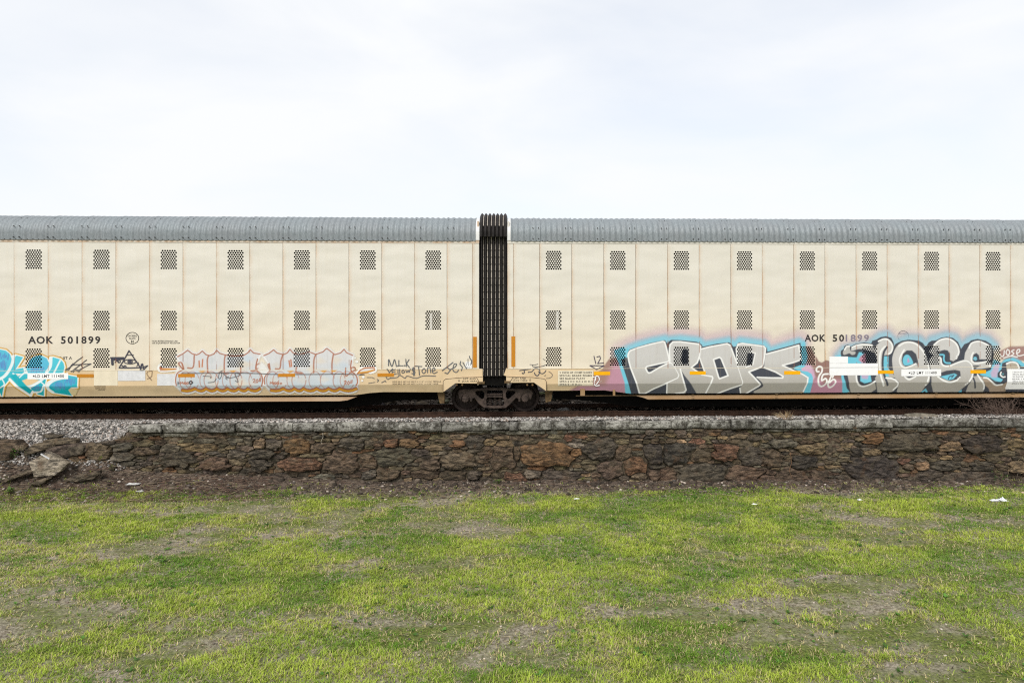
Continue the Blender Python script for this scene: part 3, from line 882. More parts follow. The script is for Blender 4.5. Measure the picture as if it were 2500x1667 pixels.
    for P in (((1935, 600), (1950, 637), (1992, 630), (2006, 540)), ((2060, 520), (2036, 570), (2062, 617), (2097, 590), (2090, 540), (2062, 520)), ((2175, 525), (2132, 552), (2172, 590), (2130, 625)), ((2215, 592), (2270, 560), (2270, 520), (2232, 530), (2222, 590), (2262, 632), (2380, 600)), ((1995, 668), (2110, 635), (2232, 652))):
        c.stroke(R2(*P, smooth=True), R2.w(15), WHITE, alpha=0.95)
    return c


def paint_teal():
    c = Canvas(WX(-60), WX(222), Z_BOT + 0.002, 2.2)
    T, TL = ((86, 204, 224), (0, 178, 190)), (72, 192, 214)
    YEL = (226, 176, 70)
    shapes = [
        L2((-300, 430), (0, 408), (80, 425), (140, 475), (162, 540), (150, 610), (110, 690), (60, 745), (20, 800), (60, 880), (0, 990), (-300, 1050)),
        L2((165, 650), (215, 488), (318, 515), (215, 680), (345, 655), (370, 700), (300, 740), (190, 735), (300, 840), (425, 985), (378, 1052), (240, 930), (132, 815), (60, 900), (-20, 1060), (-40, 880), (100, 760)),
        L2((372, 640), (400, 560), (470, 508), (560, 492), (640, 530), (678, 605), (655, 690), (600, 745), (400, 760), (360, 700)),
        L2((690, 520), (730, 515), (830, 545), (870, 590), (884, 650), (868, 720), (800, 740), (640, 760), (600, 740), (660, 690)),
        L2((250, 770), (330, 740), (640, 760), (620, 880), (600, 900), (520, 850), (440, 900), (360, 925), (290, 850)),
        L2((640, 925), (660, 860), (760, 800), (900, 755), (1062, 785), (1055, 925), (970, 925), (925, 975), (948, 1048), (800, 1020), (690, 1000)),
        L2((420, 920), (560, 850), (610, 900), (560, 1050), (480, 1025), (500, 985), (420, 985)),
    ]
    for P in shapes: c.fill(P, YEL, soft=0.015, grow=0.062)
    for P in shapes: c.fill(P, WHITE, soft=0.014, grow=0.03)
    for P in shapes: c.fill(P, T, soft=0.014)
    c.fill(L2((380, 640), (420, 545), (560, 500), (640, 540), (665, 610), (640, 700), (560, 720), (400, 722)), (96, 190, 226), soft=0.06, alpha=0.8)
    c.fill(L2((-300, 470), (0, 430), (90, 450), (140, 540), (110, 640), (20, 720), (-300, 740)), (92, 186, 222), soft=0.08, alpha=0.7)
    c.fill(L2((690, 900), (800, 840), (960, 800), (1030, 800), (1030, 880), (900, 920), (760, 960)), (88, 176, 220), soft=0.08, alpha=0.6)
    c.fill(L2((305, 835), (400, 800), (545, 830), (440, 885), (360, 905)), (236, 205, 160), soft=0.02)
    c.fill(L2((925, 965), (970, 935), (1055, 960), (1000, 1040), (950, 1040)), (224, 206, 160), soft=0.02)
    for P, wd in ((((165, 500), (215, 488)), 20), (((190, 500), (170, 600), (110, 720), (40, 790), (-100, 850)), 34), (((700, 520), (690, 640), (640, 720)), 36), (((825, 560), (740, 730)), 18), (((180, 735), (300, 850), (425, 985)), 14), (((330, 660), (340, 720), (300, 760), (260, 800)), 14),
                  (((360, 925), (440, 905), (540, 850), (600, 800)), 30), (((560, 850), (620, 900)), 12), (((700, 1000), (650, 950), (670, 880), (760, 820), (900, 790)), 36), (((20, 800), (60, 890), (-60, 960)), 12), (((440, 1000), (540, 985), (600, 900)), 16), (((350, 670), (380, 735)), 12)):
        c.stroke(L2(*P, smooth=len(P) > 2), L2.w(wd), (235, 246, 248))
    c.stroke(L2((135, 812), (250, 930), (380, 1050), (425, 985), smooth=False), L2.w(26), WHITE)
    c.fill(L2((150, 770), (215, 740), (425, 970), (380, 1020)), ((40, 190, 208), (0, 172, 184)), soft=0.015)
    r = random.Random(4)
    for x0, y0, x1, y1 in ((0, 470, 120, 540), (0, 570, 80, 680), (430, 660, 600, 720), (760, 860, 880, 940), (440, 910, 560, 960), (900, 810, 1020, 880)):
        P = [(x0 + (x1 - x0) * k / 9 + r.uniform(-8, 8), (y0 if k % 2 else y1) + r.uniform(-20, 20)) for k in range(10)]
        c.stroke(L2(*P, smooth=True), L2.w(7), (92, 130, 200), alpha=0.75)
    return c


def paint_bubbles():
    c = Canvas(WX(383), WX(925), Z_BOT + 0.002, 2.2)
    BR, GO = (176, 114, 88), (222, 160, 48)
    PALE = ((216, 216, 218), (188, 202, 210))
    def shift(P, dx): return [(x + dx, y) for x, y in P]
    scal = lambda xs, y0, dip: [q for a, b in zip(xs[:-1], xs[1:]) for q in ((a, y0), ((a * 0.75 + b * 0.25), y0 + dip * 0.75), ((a + b) / 2, y0 + dip), ((a * 0.25 + b * 0.75), y0 + dip * 0.75))]
    words = [dict(top=[(298, 508), (370, 470), (440, 418), (500, 465), (560, 482), (600, 465), (640, 428), (690, 478), (740, 492), (800, 468), (836, 418), (880, 462), (960, 484), (1080, 500), (1200, 492), (1260, 455), (1296, 410), (1340, 455), (1430, 472)],
                  right=[(1395, 540), (1372, 640), (1380, 690), (1440, 740), (1465, 830), (1450, 910)], xs=[1420, 1255, 1125, 975, 830, 680, 530, 290], left=[(285, 900), (275, 820), (300, 730), (375, 680), (360, 600)],
                  div=[[(530, 490), (515, 650), (440, 660)], [(725, 492), (708, 560), (715, 722)], [(955, 486), (942, 560), (945, 722), (1000, 735)], [(1165, 660), (1165, 730)]],
                  cx=[410, 500, 690, 760, 900, 1010, 1100, 1220, 1360], eyes=[(596, 565, 600, 648), (645, 545, 638, 645)], gold=[(635, 712), (1060, 708)]),
             dict(top=[(1480, 492), (1550, 462), (1615, 412), (1660, 455), (1745, 478), (1800, 455), (1838, 405), (1880, 455), (1960, 480), (2100, 440), (2190, 475), (2290, 440), (2330, 400), (2345, 385 + 10), (2390, 430), (2450, 478), (2530, 455), (2577, 405), (2610, 450), (2695, 488)],
                  right=[(2678, 560), (2670, 690), (2740, 760), (2762, 850), (2740, 900)], xs=[2740, 2510, 2360, 2195, 2015, 1890, 1740, 1510], left=[(1492, 880), (1488, 800), (1530, 730), (1560, 690), (1555, 600)],
                  div=[[(1740, 480), (1715, 560), (1700, 665), (1640, 672)], [(1925, 650), (1925, 720), (2000, 735)], [(2190, 478), (2165, 560), (2162, 725)], [(2430, 480), (2412, 600), (2415, 735)]],
                  cx=[1600, 1700, 1880, 1960, 2180, 2350, 2510, 2620], eyes=[(1825, 562, 1838, 645), (1850, 550, 1860, 640)], gold=[(1845, 712), (2300, 708), (2440, 706)])]
    for w in words:
        bot = scal(w['xs'], 950, 32)
        outl = w['top'] + w['right'] + bot + w['left']
        P = L3(*outl)
        c.fill(P, (250, 250, 250), soft=0.06, grow=0.045, alpha=0.95)
    for w in words:
        bot = scal(w['xs'], 950, 32)
        P = L3(*(w['top'] + w['right'] + bot + w['left']))
        c.fill(P, PALE, soft=0.012, alpha=0.88)
        r = random.Random(len(w['top']))
        x0, x1 = w['xs'][-1] + 40, w['xs'][0] - 60
        for _ in range(26):                                     # thin, uneven cover: the cream shows through
            x, y = r.uniform(x0, x1), r.uniform(520, 900)
            c.fill(L3((x - 60, y), (x, y - r.uniform(20, 60)), (x + 70, y), (x, y + r.uniform(20, 60))), r.choice([(228, 214, 194), (198, 216, 232), (220, 210, 198), (206, 212, 216)]), soft=0.09, alpha=0.55)
        c.stroke(L3(*w['top']), L3.w(14), BR, alpha=0.95)
        c.stroke(L3(*w['right'], smooth=True), L3.w(15), BR)
        c.stroke(L3(*w['left'], smooth=True), L3.w(13), BR)
        for k, x in enumerate(w['cx']):
            e = [(x + 92 * math.cos(t) * (0.9 + 0.15 * (k % 2)), 832 + 122 * math.sin(t)) for t in np.linspace(0.5 * (k % 3), 6.0, 22)]
            c.stroke(L3(*e), L3.w(8 if k % 3 else 11), BR, alpha=0.68)
        for q in w['div']: c.stroke(L3(*q, smooth=True), L3.w(17), BR, alpha=0.9)
        for a, b, x, y in w['eyes']: c.stroke(L3((a, b), (x, y)), L3.w(15), (196, 126, 92))
        for x, y in w['gold']: c.fill(L3((x - 45, y - 8), (x + 40, y - 12), (x + 10, y + 8), (x - 20, y + 6)), GO)
        c.stroke(L3(*bot), L3.w(38), (180, 114, 72), soft=0.012)
        c.stroke(L3(*bot), L3.w(15), (232, 172, 40), soft=0.012)
        c.stroke(L3(*[(x, y - 26) for x, y in bot]), L3.w(12), BR)
        c.stroke(L3(*[(x, y + 36) for x, y in bot]), L3.w(16), WHITE, alpha=0.9)
    # ears and swooshes
    for P in (((375, 680), (320, 610), (330, 585), (365, 600), (388, 680)), ((1378, 660), (1385, 620), (1425, 600), (1420, 640), (1370, 690), (1305, 702)), ((1560, 700), (1538, 620), (1555, 615), (1568, 690))):
        c.stroke(L3(*P, smooth=True), L3.w(14), BR)
    c.stroke(L3((50, 660), (70, 625), (95, 660), (300, 672), (200, 690), (70, 695), smooth=True, closed=True), L3.w(46), WHITE, closed=True)
    c.fill(L3((52, 655), (72, 630), (95, 662), (180, 665), (300, 668), (270, 685), (150, 700), (65, 700)), (190, 112, 70))
    c.fill(L3((90, 680), (180, 674), (270, 672), (150, 692)), GO)
    c.stroke(L4((525, 735), (600, 665), (730, 655), (755, 690), (700, 712), smooth=True), L4.w(60), WHITE)
    c.fill(L4((520, 738), (570, 680), (640, 655), (745, 655), (758, 690), (690, 715), (580, 728)), (226, 222, 222))
    c.stroke(L4((520, 738), (560, 690), (620, 660), (745, 655), (755, 690), (690, 712), (530, 735)), L4.w(15), (186, 112, 66))
    c.stroke(L4((540, 726), (650, 712), (735, 692)), L4.w(14), GO)
    c.stroke(L4((360, 660), (362, 770), (430, 720), (488, 690), (480, 655), (440, 660), (435, 720), smooth=True), L4.w(13), BR)
    for x, y, rr in ((510, 575, 18), (490, 525, 10), (600, 785, 16), (585, 835, 12), (548, 545, 8)):
        c.stroke(L4((x - 1, y), (x + 1, y)), L4.w(rr * 2), WHITE)
    c.fill(L3((1400, 640), (1450, 580), (1500, 620), (1540, 700), (1480, 760), (1420, 690)), WHITE, soft=0.07, alpha=0.85)
    # black line and pen marks across
    INK = (62, 64, 72)
    c.stroke(cat(L3((360, 735), (700, 734), (1100, 730), (1430, 738), (1560, 748), (2000, 750), (2352, 748)), L4((60, 748), (300, 745), (560, 752), (610, 752))), L3.w(9), INK)
    for P in (((650, 772), (750, 778), (752, 800)), ((720, 862), (800, 850), (830, 810)), ((930, 690), (880, 720), (862, 790), (880, 810), (905, 760), (900, 720), (960, 770)), ((960, 780), (1010, 800), (1100, 780), (1160, 755), (1090, 740), (1130, 850), (1090, 835)), ((980, 820), (960, 800), (1000, 780))):
        c.stroke(L3(*P, smooth=True), L3.w(9), INK, alpha=0.85)
    c.stroke(L3((480, 840), (508, 862), (480, 882), (462, 862), smooth=True, closed=True), L3.w(14), (64, 66, 70), closed=True)
    c.stroke(L3((308, 850), (308, 890)), L3.w(9), INK); c.stroke(L3((308, 870), (325, 872)), L3.w(9), INK)
    for ox, oy in ((340, 862), (1565, 862)):                     # mexico
        for P in (((0, 22), (4, -10), (18, 10), (32, -12), (38, 22)), ((46, 8), (66, 6), (56, -6), (46, 8), (60, 24), (70, 18)), ((74, -8), (98, 24)), ((98, -8), (74, 24)), ((106, -6), (108, 22))):
            c.stroke(L3(*[(ox + x, oy + y) for x, y in P]), L3.w(8), BR)
    for P in (((120, -2), (112, 10), (122, 22)), ((150, 0), (136, 8), (148, 22), (162, 10), (150, 0))):
        c.stroke(L3(*[(1565 + x, 862 + y) for x, y in P]), L3.w(8), BR)
    for fr, ox, oy in ((L3, 1330, 840), (L4, 340, 865)):          # 20!!
        for P in (((0, -20), (20, -30), (30, -15), (8, 15), (36, 22)), ((60, -25), (42, 0), (58, 24), (74, 0), (60, -25)), ((92, -35), (88, 5)), ((108, -38), (104, 5))):
            c.stroke(fr(*[(ox + x, oy + y) for x, y in P]), fr.w(9), BR)
    return c


PEN = (66, 66, 80)


def paint_pen_left():
    """pyramid with an eye and the signatures beside it"""
    c = Canvas(WX(155), WX(378), 1.05, 2.15, 0.011)
    for P, wd in ((((1765, 425), (1700, 545), (1632, 655)), 13), (((1632, 660), (1780, 660), (1925, 655)), 13), (((1765, 425), (1830, 520), (1910, 640), (1930, 690)), 13), (((1735, 485), (1825, 482)), 8),
                  (((1870, 640), (1895, 600), (1890, 585)), 7), (((1935, 610), (1920, 690), (1970, 690), (1950, 605), (1925, 650)), 13), (((1935, 660), (2020, 628), (1960, 690)), 10), (((1670, 630), (1690, 645), (1710, 630), (1725, 640)), 14),
                  (((1515, 522), (1690, 520), (1700, 535)), 16), (((1560, 545), (1680, 535)), 26), (((1535, 540), (1540, 610)), 30), (((1575, 585), (1600, 560), (1625, 580)), 12)):
        c.stroke(L2(*P), L2.w(wd), PEN, soft=0.009)
    for rx, ry, wd in ((82, 30, 9), (30, 24, 11), (10, 8, 12)):
        e = [(1780 + rx * math.cos(t), 574 + ry * math.sin(t)) for t in np.linspace(0, 6.283, 24)]
        c.stroke(L2(*e), L2.w(wd), PEN, soft=0.009)
    e = [(1630 + 18 * math.cos(t), 572 + 18 * math.sin(t)) for t in np.linspace(0, 6.283, 14)]
    c.stroke(L2(*e), L2.w(10), PEN, soft=0.009)
    for P in (((895, 690), (960, 650), (1060, 560), (1130, 512)), ((895, 692), (940, 690), (980, 620), (1245, 605), (1080, 690), (1040, 680)), ((975, 710), (1110, 610), (1185, 552)), ((1110, 612), (1130, 660), (1080, 710), (1030, 690), (1000, 715)), ((1000, 600), (985, 630))):
        c.stroke(L2(*P), L2.w(10), (74, 74, 82), soft=0.009, alpha=0.95)
    c.stroke(L2((2040, 705), (2080, 705), (2070, 780), (2015, 810), smooth=True), L2.w(6), (110, 80, 70), alpha=0.7)
    c.stroke(L2((2025, 710), (2010, 745), (2075, 830), smooth=True), L2.w(6), (110, 80, 70), alpha=0.7)
    return c


def paint_pen_mid():
    c = Canvas(WX(885), WX(1172), 1.0, 2.1, 0.011)
    G = (92, 98, 106)
    for P, wd in ((((945, 630), (948, 545), (990, 640), (1025, 545), (1052, 640)), 11), (((1085, 555), (1085, 628), (1145, 630)), 10), (((1180, 540), (1190, 640)), 10), (((1225, 545), (1190, 600), (1230, 655)), 10), (((1070, 632), (1074, 632)), 18), (((1165, 628), (1169, 628)), 18),
                  (((925, 675), (955, 720), (1000, 670)), 10), (((955, 720), (950, 745), (930, 775)), 10), (((1040, 680), (990, 690), (995, 745), (1050, 740)), 9), (((995, 715), (1035, 712)), 9), (((1072, 680), (1075, 750)), 10), (((1095, 680), (1100, 750)), 10), (((1145, 690), (1125, 705), (1135, 730), (1165, 715), (1145, 690)), 9), (((1180, 690), (1195, 722), (1212, 695), (1225, 718), (1242, 672)), 9),
                  (((1305, 670), (1275, 665), (1268, 690), (1305, 715), (1295, 740), (1262, 735)), 10), (((1282, 650), (1285, 765)), 8), (((1298, 652), (1300, 765)), 8), (((1305, 635), (1400, 640)), 11), (((1355, 640), (1368, 758)), 11), (((1430, 665), (1400, 700), (1425, 735), (1455, 700), (1430, 665)), 10), (((1478, 725), (1478, 655), (1510, 650), (1522, 725)), 10), (((1540, 700), (1580, 690), (1565, 655), (1540, 690), (1560, 735), (1610, 715)), 10),
                  (((1680, 695), (1740, 650), (1825, 585)), 12), (((1745, 650), (1790, 690), (1750, 740), (1715, 725)), 11), (((1790, 680), (1850, 650), (1875, 610), (1840, 610), (1825, 690), (1870, 720), (1900, 690)), 10), (((1930, 570), (1920, 610), (1955, 650), (1940, 695)), 11), (((1960, 585), (2010, 670)), 10), (((2030, 540), (2030, 600)), 7), (((2050, 500), (2055, 525), (2080, 560), (2075, 605)), 11),
                  (((880, 770), (900, 760), (930, 815), (970, 795), (985, 800)), 8), (((970, 800), (1060, 790), (1100, 760), (1170, 800), (1200, 770), (1320, 800), (1420, 768), (1590, 772)), 8), (((790, 815), (810, 830), (790, 850)), 8), (((850, 860), (900, 835), (910, 855)), 8), (((650, 790), (720, 790), (750, 805)), 6), (((670, 870), (760, 855)), 6)):
        c.stroke(L4(*P, smooth=len(P) > 4), L4.w(wd * 0.88), G, soft=0.008)
    return c


def paint_pen_right():
    c = Canvas(WX(1245), WX(1486), 0.9, 2.1, 0.011)
    G = (78, 80, 92)
    for P, wd, a in ((((1635, 660), (1750, 645), (1845, 632)), 12, 1), (((1720, 648), (1725, 700), (1700, 720), (1685, 705)), 14, 1), (((1800, 692), (1870, 680), (1930, 620), (2010, 640), (2020, 690), (1980, 760), (1935, 740), (1918, 700)), 13, 1), (((1995, 680), (2060, 720), (2110, 700), (2138, 660)), 12, 1), (((2195, 680), (2250, 720), (2260, 760), (2220, 800), (2150, 810)), 9, .7),
                     (((1830, 545), (1920, 555), (1985, 535)), 8, .8), (((1880, 560), (1900, 590), (2000, 590), (2110, 565), (2165, 520)), 9, .9), (((2085, 440), (2130, 465), (2165, 470)), 8, .8), (((2115, 765), (2130, 750)), 9, 1)):
        c.stroke(C6(*P, smooth=len(P) > 3), C6.w(wd), G, soft=0.008, alpha=a)
    for P in (((840, 500), (865, 600)), ((880, 510), (920, 500), (930, 530), (890, 600), (970, 592)), ((785, 628), (980, 630), (875, 680), (785, 628))):
        c.stroke(F7(*P), F7.w(9), (74, 64, 90), soft=0.008)
    return c
# world positions are kept so that parts can be given in world coordinates under any parent
WORLD = {}


def link(name, me, parent=None, loc=(0, 0, 0)):
    o = bpy.data.objects.new(name, me)
    COL.objects.link(o)
    loc = Vector(loc)
    WORLD[o.name] = loc
    if parent:
        o.parent = parent
        o.location = loc - WORLD[parent.name]
    else:
        o.location = loc
    return o


def thing(name, loc, label, cat_, group=None):
    o = empty(name, loc, label, cat_, group)
    WORLD[o.name] = Vector(loc)
    return o


FONT_CACHE = {}


def text(txt, x0, y0, x1, y1, parent, name="lettering", mat=None, y=-0.0075, tilt=0.0, bold=0.0, label=None, space=1.0):
    """flat stencilled words that fill the photo's box x0, y0, x1, y1"""
    cu = bpy.data.curves.new("t", 'FONT'); cu.body = txt; cu.offset = bold; cu.space_character = space; cu.resolution_u = 2
    t = bpy.data.objects.new("t", cu); COL.objects.link(t)
    me = bpy.data.meshes.new_from_object(t.evaluated_get(bpy.context.evaluated_depsgraph_get()))
    bpy.data.objects.remove(t); bpy.data.curves.remove(cu)
    co = np.array([v.co[:] for v in me.vertices])
    lo, hi = co.min(0), co.max(0)
    (xa, za), (xb, zb) = PX(x0, y1), PX(x1, y0)
    u = (co[:, 0] - lo[0]) / (hi[0] - lo[0]); w = (co[:, 1] - lo[1]) / (hi[1] - lo[1])
    Z = za + w * (zb - za); X = xa + u * (xb - xa)
    for v, px, pz in zip(me.vertices, X, Z): v.co = (px, y + (yside(pz)), pz + tilt * (px - xa))
    me.materials.clear(); me.materials.append(mat or M['ink'])
    me.name = name
    o = link(name, me, parent)
    if label: o['label'] = label
    return o


def sticker(name, x0, y0, x1, y1, parent, mat, y=-0.0125, label=None):
    (xa, za), (xb, zb) = PX(x0, y1), PX(x1, y0)
    n = 24
    v, f = [], []
    for i in range(n + 1):
        z = za + (zb - za) * i / n
        yy = y + yside(z)
        v += [(xa, yy, z), (xb, yy, z), (xb, yy + 0.003, z), (xa, yy + 0.003, z)]
    for i in range(n):
        a = i * 4
        f += [(a, a + 1, a + 5, a + 4), (a + 1, a + 2, a + 6, a + 5), (a + 3, a, a + 4, a + 7)]
    f += [(3, 2, 1, 0), (n * 4, n * 4 + 1, n * 4 + 2, n * 4 + 3)]
    o = obj(name, v, f, mat, parent)
    if label: o['label'] = label
    return o


def band(name, path, x0, x1, mat, parent, thick=0.02):
    """strip of sheet that follows a path in Y, Z from x0 to x1"""
    v, f = [], []
    for y, z in path: v += [(x0, y, z), (x1, y, z)]
    for i in range(len(path) - 1):
        f.append((2 * i, 2 * i + 1, 2 * i + 3, 2 * i + 2))
    n = len(v)
    cy, cz = CARW / 2, 3.0
    for y, z in path:
        d = Vector((0, cy - y, cz - z)).normalized() * thick
        v += [(x0, y + d.y, z + d.z), (x1, y + d.y, z + d.z)]
    for i in range(len(path) - 1):
        a = 2 * i
        f += [(a, a + 2, n + a + 2, n + a), (a + 3, a + 1, n + a + 1, n + a + 3)]
    return obj(name, v, f, mat, parent, smooth=False)


def build_car(side):
    left = side < 0
    if left:
        car = thing("rail_car", (WX(700), CARW / 2, 0), "cream enclosed rail car with teal graffiti and pale bubble letters, left of the black bellows", "rail car", "coupled rail cars")
        seams = [34 + (1091 - 34) * k / 13 for k in range(14)]
        p = (WX(1091) - WX(34)) / 13
        S = [WX(34) + p * (k - 9) for k in range(23)]              # last one starts the narrow end panel
        end_seam, end_x = WX(1153), WX(1169.7)
        vents_px = [82.2, 247.5, 412, 574.7, 737, 898, 1058]
        far_x = S[0]
    else:
        car = thing("rail_car", (WX(1800), CARW / 2, 0), "cream enclosed rail car with large grey outlined graffiti letters, right of the black bellows", "rail car", "coupled rail cars")
        p = (WX(2466) - WX(1317)) / 15
        S = [WX(1317) + p * k for k in range(25)]
        end_seam, end_x = WX(1253), WX(1238.6)
        vents_px = [1352.5, 1509, 1664, 1818, 1971, 2123, 2274, 2423]
        far_x = S[-1] + p
    canv = []
    lab = {}
    if left:
        canv = [(paint_teal(), "teal and yellow wildstyle graffiti with white outlines"), (paint_bubbles(), "pale bubble letter graffiti with brown and gold outlines"),
                (paint_pen_left(), "black pen drawing of an eye in a triangle"), (paint_pen_mid(), "thin grey handwriting reading MLK yellowstone Jesus")]
    else:
        canv = [(paint_right(), "large grey graffiti letters with white outlines and cyan glow"), (paint_pen_right(), "thin grey handwriting beside the end of the car")]
    # rust from the seams runs over the paint
    for c, _ in canv:
        for x in S:
            m = (np.abs(c.X - x - 0.016) < 0.016) & (c.Z > Z_BELT) & (fbm(c.Z * 6, c.X * 3, 5) > 0.42)
            c.c[m] = c.c[m] * 0.5 + np.array(lin(150, 92, 60, K)) * 0.5
    # panels
    vent_x = {}
    for q in vents_px:
        x = WX(q); k = max(i for i in range(len(S)) if S[i] <= x); vent_x[k] = x - S[k]
    vx = float(np.mean(list(vent_x.values())))
    par = (list(vent_x)[0]) % 2
    plain, holed = panel_mesh(p), panel_mesh(p, vx)
    screen0 = screen_mesh(M['cream_plain'])
    vents = []
    n_pan = len(S) - 1 if left else len(S)
    for k in range(n_pan):
        has = k % 2 == par
        pn = link("side_panel", holed if has else plain, car, (S[k], 0, 0))
        if not has: continue
        for z in VR:
            cx = S[k] + vx
            me = screen0
            co = np.array([v.co[:] for v in screen0.vertices])
            C = np.zeros((len(co), 4))
            for c, _ in canv:
                if c.x[0] - 0.5 < cx < c.x[-1] + 0.5 and c.z[-1] > z - VH / 2:
                    rgb, a = c.sample(co[:, 0] + cx, co[:, 2] + z)
                    m = a > C[:, 3]
                    C[m, :3] = rgb[m]; C[m, 3] = a[m]
            if C[:, 3].max() > 0.02:
                me = screen0.copy()
                at = me.color_attributes.new("paint", 'FLOAT_COLOR', 'POINT')
                at.data.foreach_set("color", C.astype(np.float32).ravel())
            link("vent_screen", me, pn, (cx, 0, z))
            vents.append((cx, z))
    if left:
        w = end_seam - S[-1]
        link("side_panel", panel_mesh(w, None, w), car, (S[-1], 0, 0))
        link("corner_post", panel_mesh(end_x - end_seam, None, end_x - end_seam), car, (end_seam, 0, 0))
    else:
        w = S[0] - end_seam
        link("side_panel", panel_mesh(w, None, w), car, (end_seam, 0, 0))
        link("corner_post", panel_mesh(end_seam - end_x, None, end_seam - end_x), car, (end_x, 0, 0))
    xa, xb = (far_x, end_x) if left else (end_x, far_x)
    # the shell behind the panels
    b = MB(); b.box(xa, xb, CARW - 0.05, CARW, 0.7, Z_EAVE); b.build("far_wall", M['inside'], car)
    MB().box(xa, xb, 0.08, CARW - 0.06, 1.25, 1.32).build("floor", M['inside'], car)
    for z in (2.42, 3.86): MB().box(xa, xb, 0.12, CARW - 0.06, z, z + 0.05).build("deck", M['inside'], car)
    s = 1 if left else -1
    MB().box(min(end_x - 0.06 * s, end_x - 0.01 * s), max(end_x - 0.06 * s, end_x - 0.01 * s), 0.03, CARW - 0.06, 0.95, Z_EAVE + 0.6).build("end_wall", M['cream'], car)
    fx = far_x - 0.02 * s
    MB().box(min(fx, fx + 0.05 * s), max(fx, fx + 0.05 * s), 0.03, CARW - 0.06, 0.95, Z_EAVE + 0.6).build("end_wall", M['cream'], car)
    MB().box(xa, xb, -0.012, 0.03, Z_PTOP + 0.003, Z_EAVE + 0.03).build("top_rail", M['cream'], car)
    # roof
    sheet, screws = roof_sheet_mesh(p, 6, flip=not left)
    for k in range(n_pan):
        r = link("roof_sheet", sheet, car, (S[k], 0, 0))
        link("screws", screws, r, (S[k], 0, 0))["kind"] = "stuff"
    sx0, w = (S[-1], WX(1159.6) - S[-1]) if left else (WX(1248.2), S[0] - WX(1248.2))
    sh2, sc2 = roof_sheet_mesh(w, 5, flip=not left)
    r = link("roof_sheet", sh2, car, (sx0, 0, 0)); link("screws", sc2, r, (sx0, 0, 0))["kind"] = "stuff"
    e0, e1 = (WX(1159.9), WX(1170.4)) if left else (WX(1238.2), WX(1247.9))
    band("end_arch", roof_path(0.03, z0=Z_EAVE + 0.01), e0, e1, M['white'], car, 0.05)
    # sill with its cut-outs
    if left:
        bp = [(-708, None), (-100, None), (400, None), (864, None), (903, 959.7), (935, 957.3), (1000, 957.5), (1081.5, 957.8), (1112, 934.9), (1150, 935.3), (1178.4, 935.6)]
    else:
        bp = [(1236.2, 933.6), (1260, 933.5), (1303.6, 933.3), (1333.6, 954), (1400, 953.6), (1478, 953.2), (1539, None), (1800, None), (2300, None), (3120, None)]
    bottom = []
    for x, y in bp:
        if y is None: bottom.append((WX(x), Z_BOT))
        else: bottom.append(PX(x, y, 0.05))
    v, f = [], []
    for i, (x, zb) in enumerate(bottom):
        zt = Z_BELT
        zm = max(zb + 0.001, Z_BREAK)
        for z in (zt, (zt + zm) / 2, zm, (zm + zb) / 2, zb): v.append((x, yside(z) if z < zm - 1e-6 or zm == Z_BREAK else 0.0, z))
        v.append((x, yside(zb) + 0.09, zb - 0.002))
    for i in range(len(bottom) - 1):
        for k in range(5):
            a = i * 6 + k
            f.append((a, a + 1, a + 7, a + 6)[::-1] if False else (a + 1, a + 7, a + 6, a))
    obj("side_sill", v, f, M['sill'], car)
    # end gusset of the sill, slanting towards the bellows
    if left: g = [PX(x, y) for x, y in ((1169.7, 899.8), (1172.2, 899.8), (1178.6, 918), (1178.6, 935.6), (1169.7, 935.5))]
    else: g = [PX(x, y) for x, y in ((1238.6, 899.2), (1236, 899.2), (1229.8, 916), (1236.2, 918), (1236.2, 933.6), (1238.6, 933.6))]
    plate("end_gusset", g, [], -0.002, 0.10, M['sill'], car)
    MB().box(min(bottom[0][0], bottom[-1][0]), max(bottom[0][0], bottom[-1][0]), -0.0115, 0.004, Z_BELT - 0.004, Z_BELT + 0.006).build("weld_bead", M['creampatch'], car)
    # raised bolster cover
    if left: g = [PX(x, y, -0.02) for x, y in ((1081.3, 957.6), (1081.3, 931), (1083, 927), (1087, 925), (1130, 921.3), (1150, 920.4), (1178.9, 920.3), (1178.9, 936.2), (1112, 935.4))]
    else: g = [PX(x, y, -0.02) for x, y in ((1235.8, 919.2), (1262, 919), (1300, 921), (1328, 924.5), (1332, 927), (1334, 931), (1334, 954.6), (1303.6, 933.9), (1235.8, 934.2))]
    plate("bolster_cover", g, [], -0.024, 0.0, M['sill'], car, 0.004)
    edge = [PX(x, y, -0.02) for x, y in (((1082, 957), (1082, 931), (1084, 927.5), (1088, 925), (1130, 921.2), (1178, 920.2)) if left else ((1333.6, 954), (1333.6, 931), (1331.5, 926.5), (1327, 924.3), (1300, 921), (1236, 919)))]
    MB().tube([(x, -0.026, z) for x, z in edge], 0.0075, 5).build("weld_line", M['truck'], car)
    ga = [(1163.5, 921.5), (1171, 934.5)] if left else [(1252, 921), (1245, 933)]
    MB().tube([(PX(x, y, -0.02)[0], -0.028, PX(x, y, -0.02)[1]) for x, y in ga], 0.008, 4).build("weld_line", M['truck'], car)
    rx = [(1165, 1183)] if left else [(1231.5, 1246)]
    for a, c in rx:
        xA, zA = PX(a, 937 if left else 935, -0.05); xB, zB = PX(c, 932 if left else 930, -0.05)
        MB().box(xA, xB, -0.06, 0.25, zA, zB).build("jack_pad", M['bracket'], car)
    for a, c in (((1112, 1118), (1126, 1131)) if left else ((1284, 1290), (1297, 1303))):
        (xA, zA), (xB, zB) = PX(a, 941, 0.1), PX(c, 935, 0.1)
        MB().tube([((xA + xB) / 2, 0.06, (zA + zB) / 2 - 0.01), ((xA + xB) / 2, 0.3, (zA + zB) / 2 - 0.01)], 0.03, 8).build("bolt", M['flange'], car)
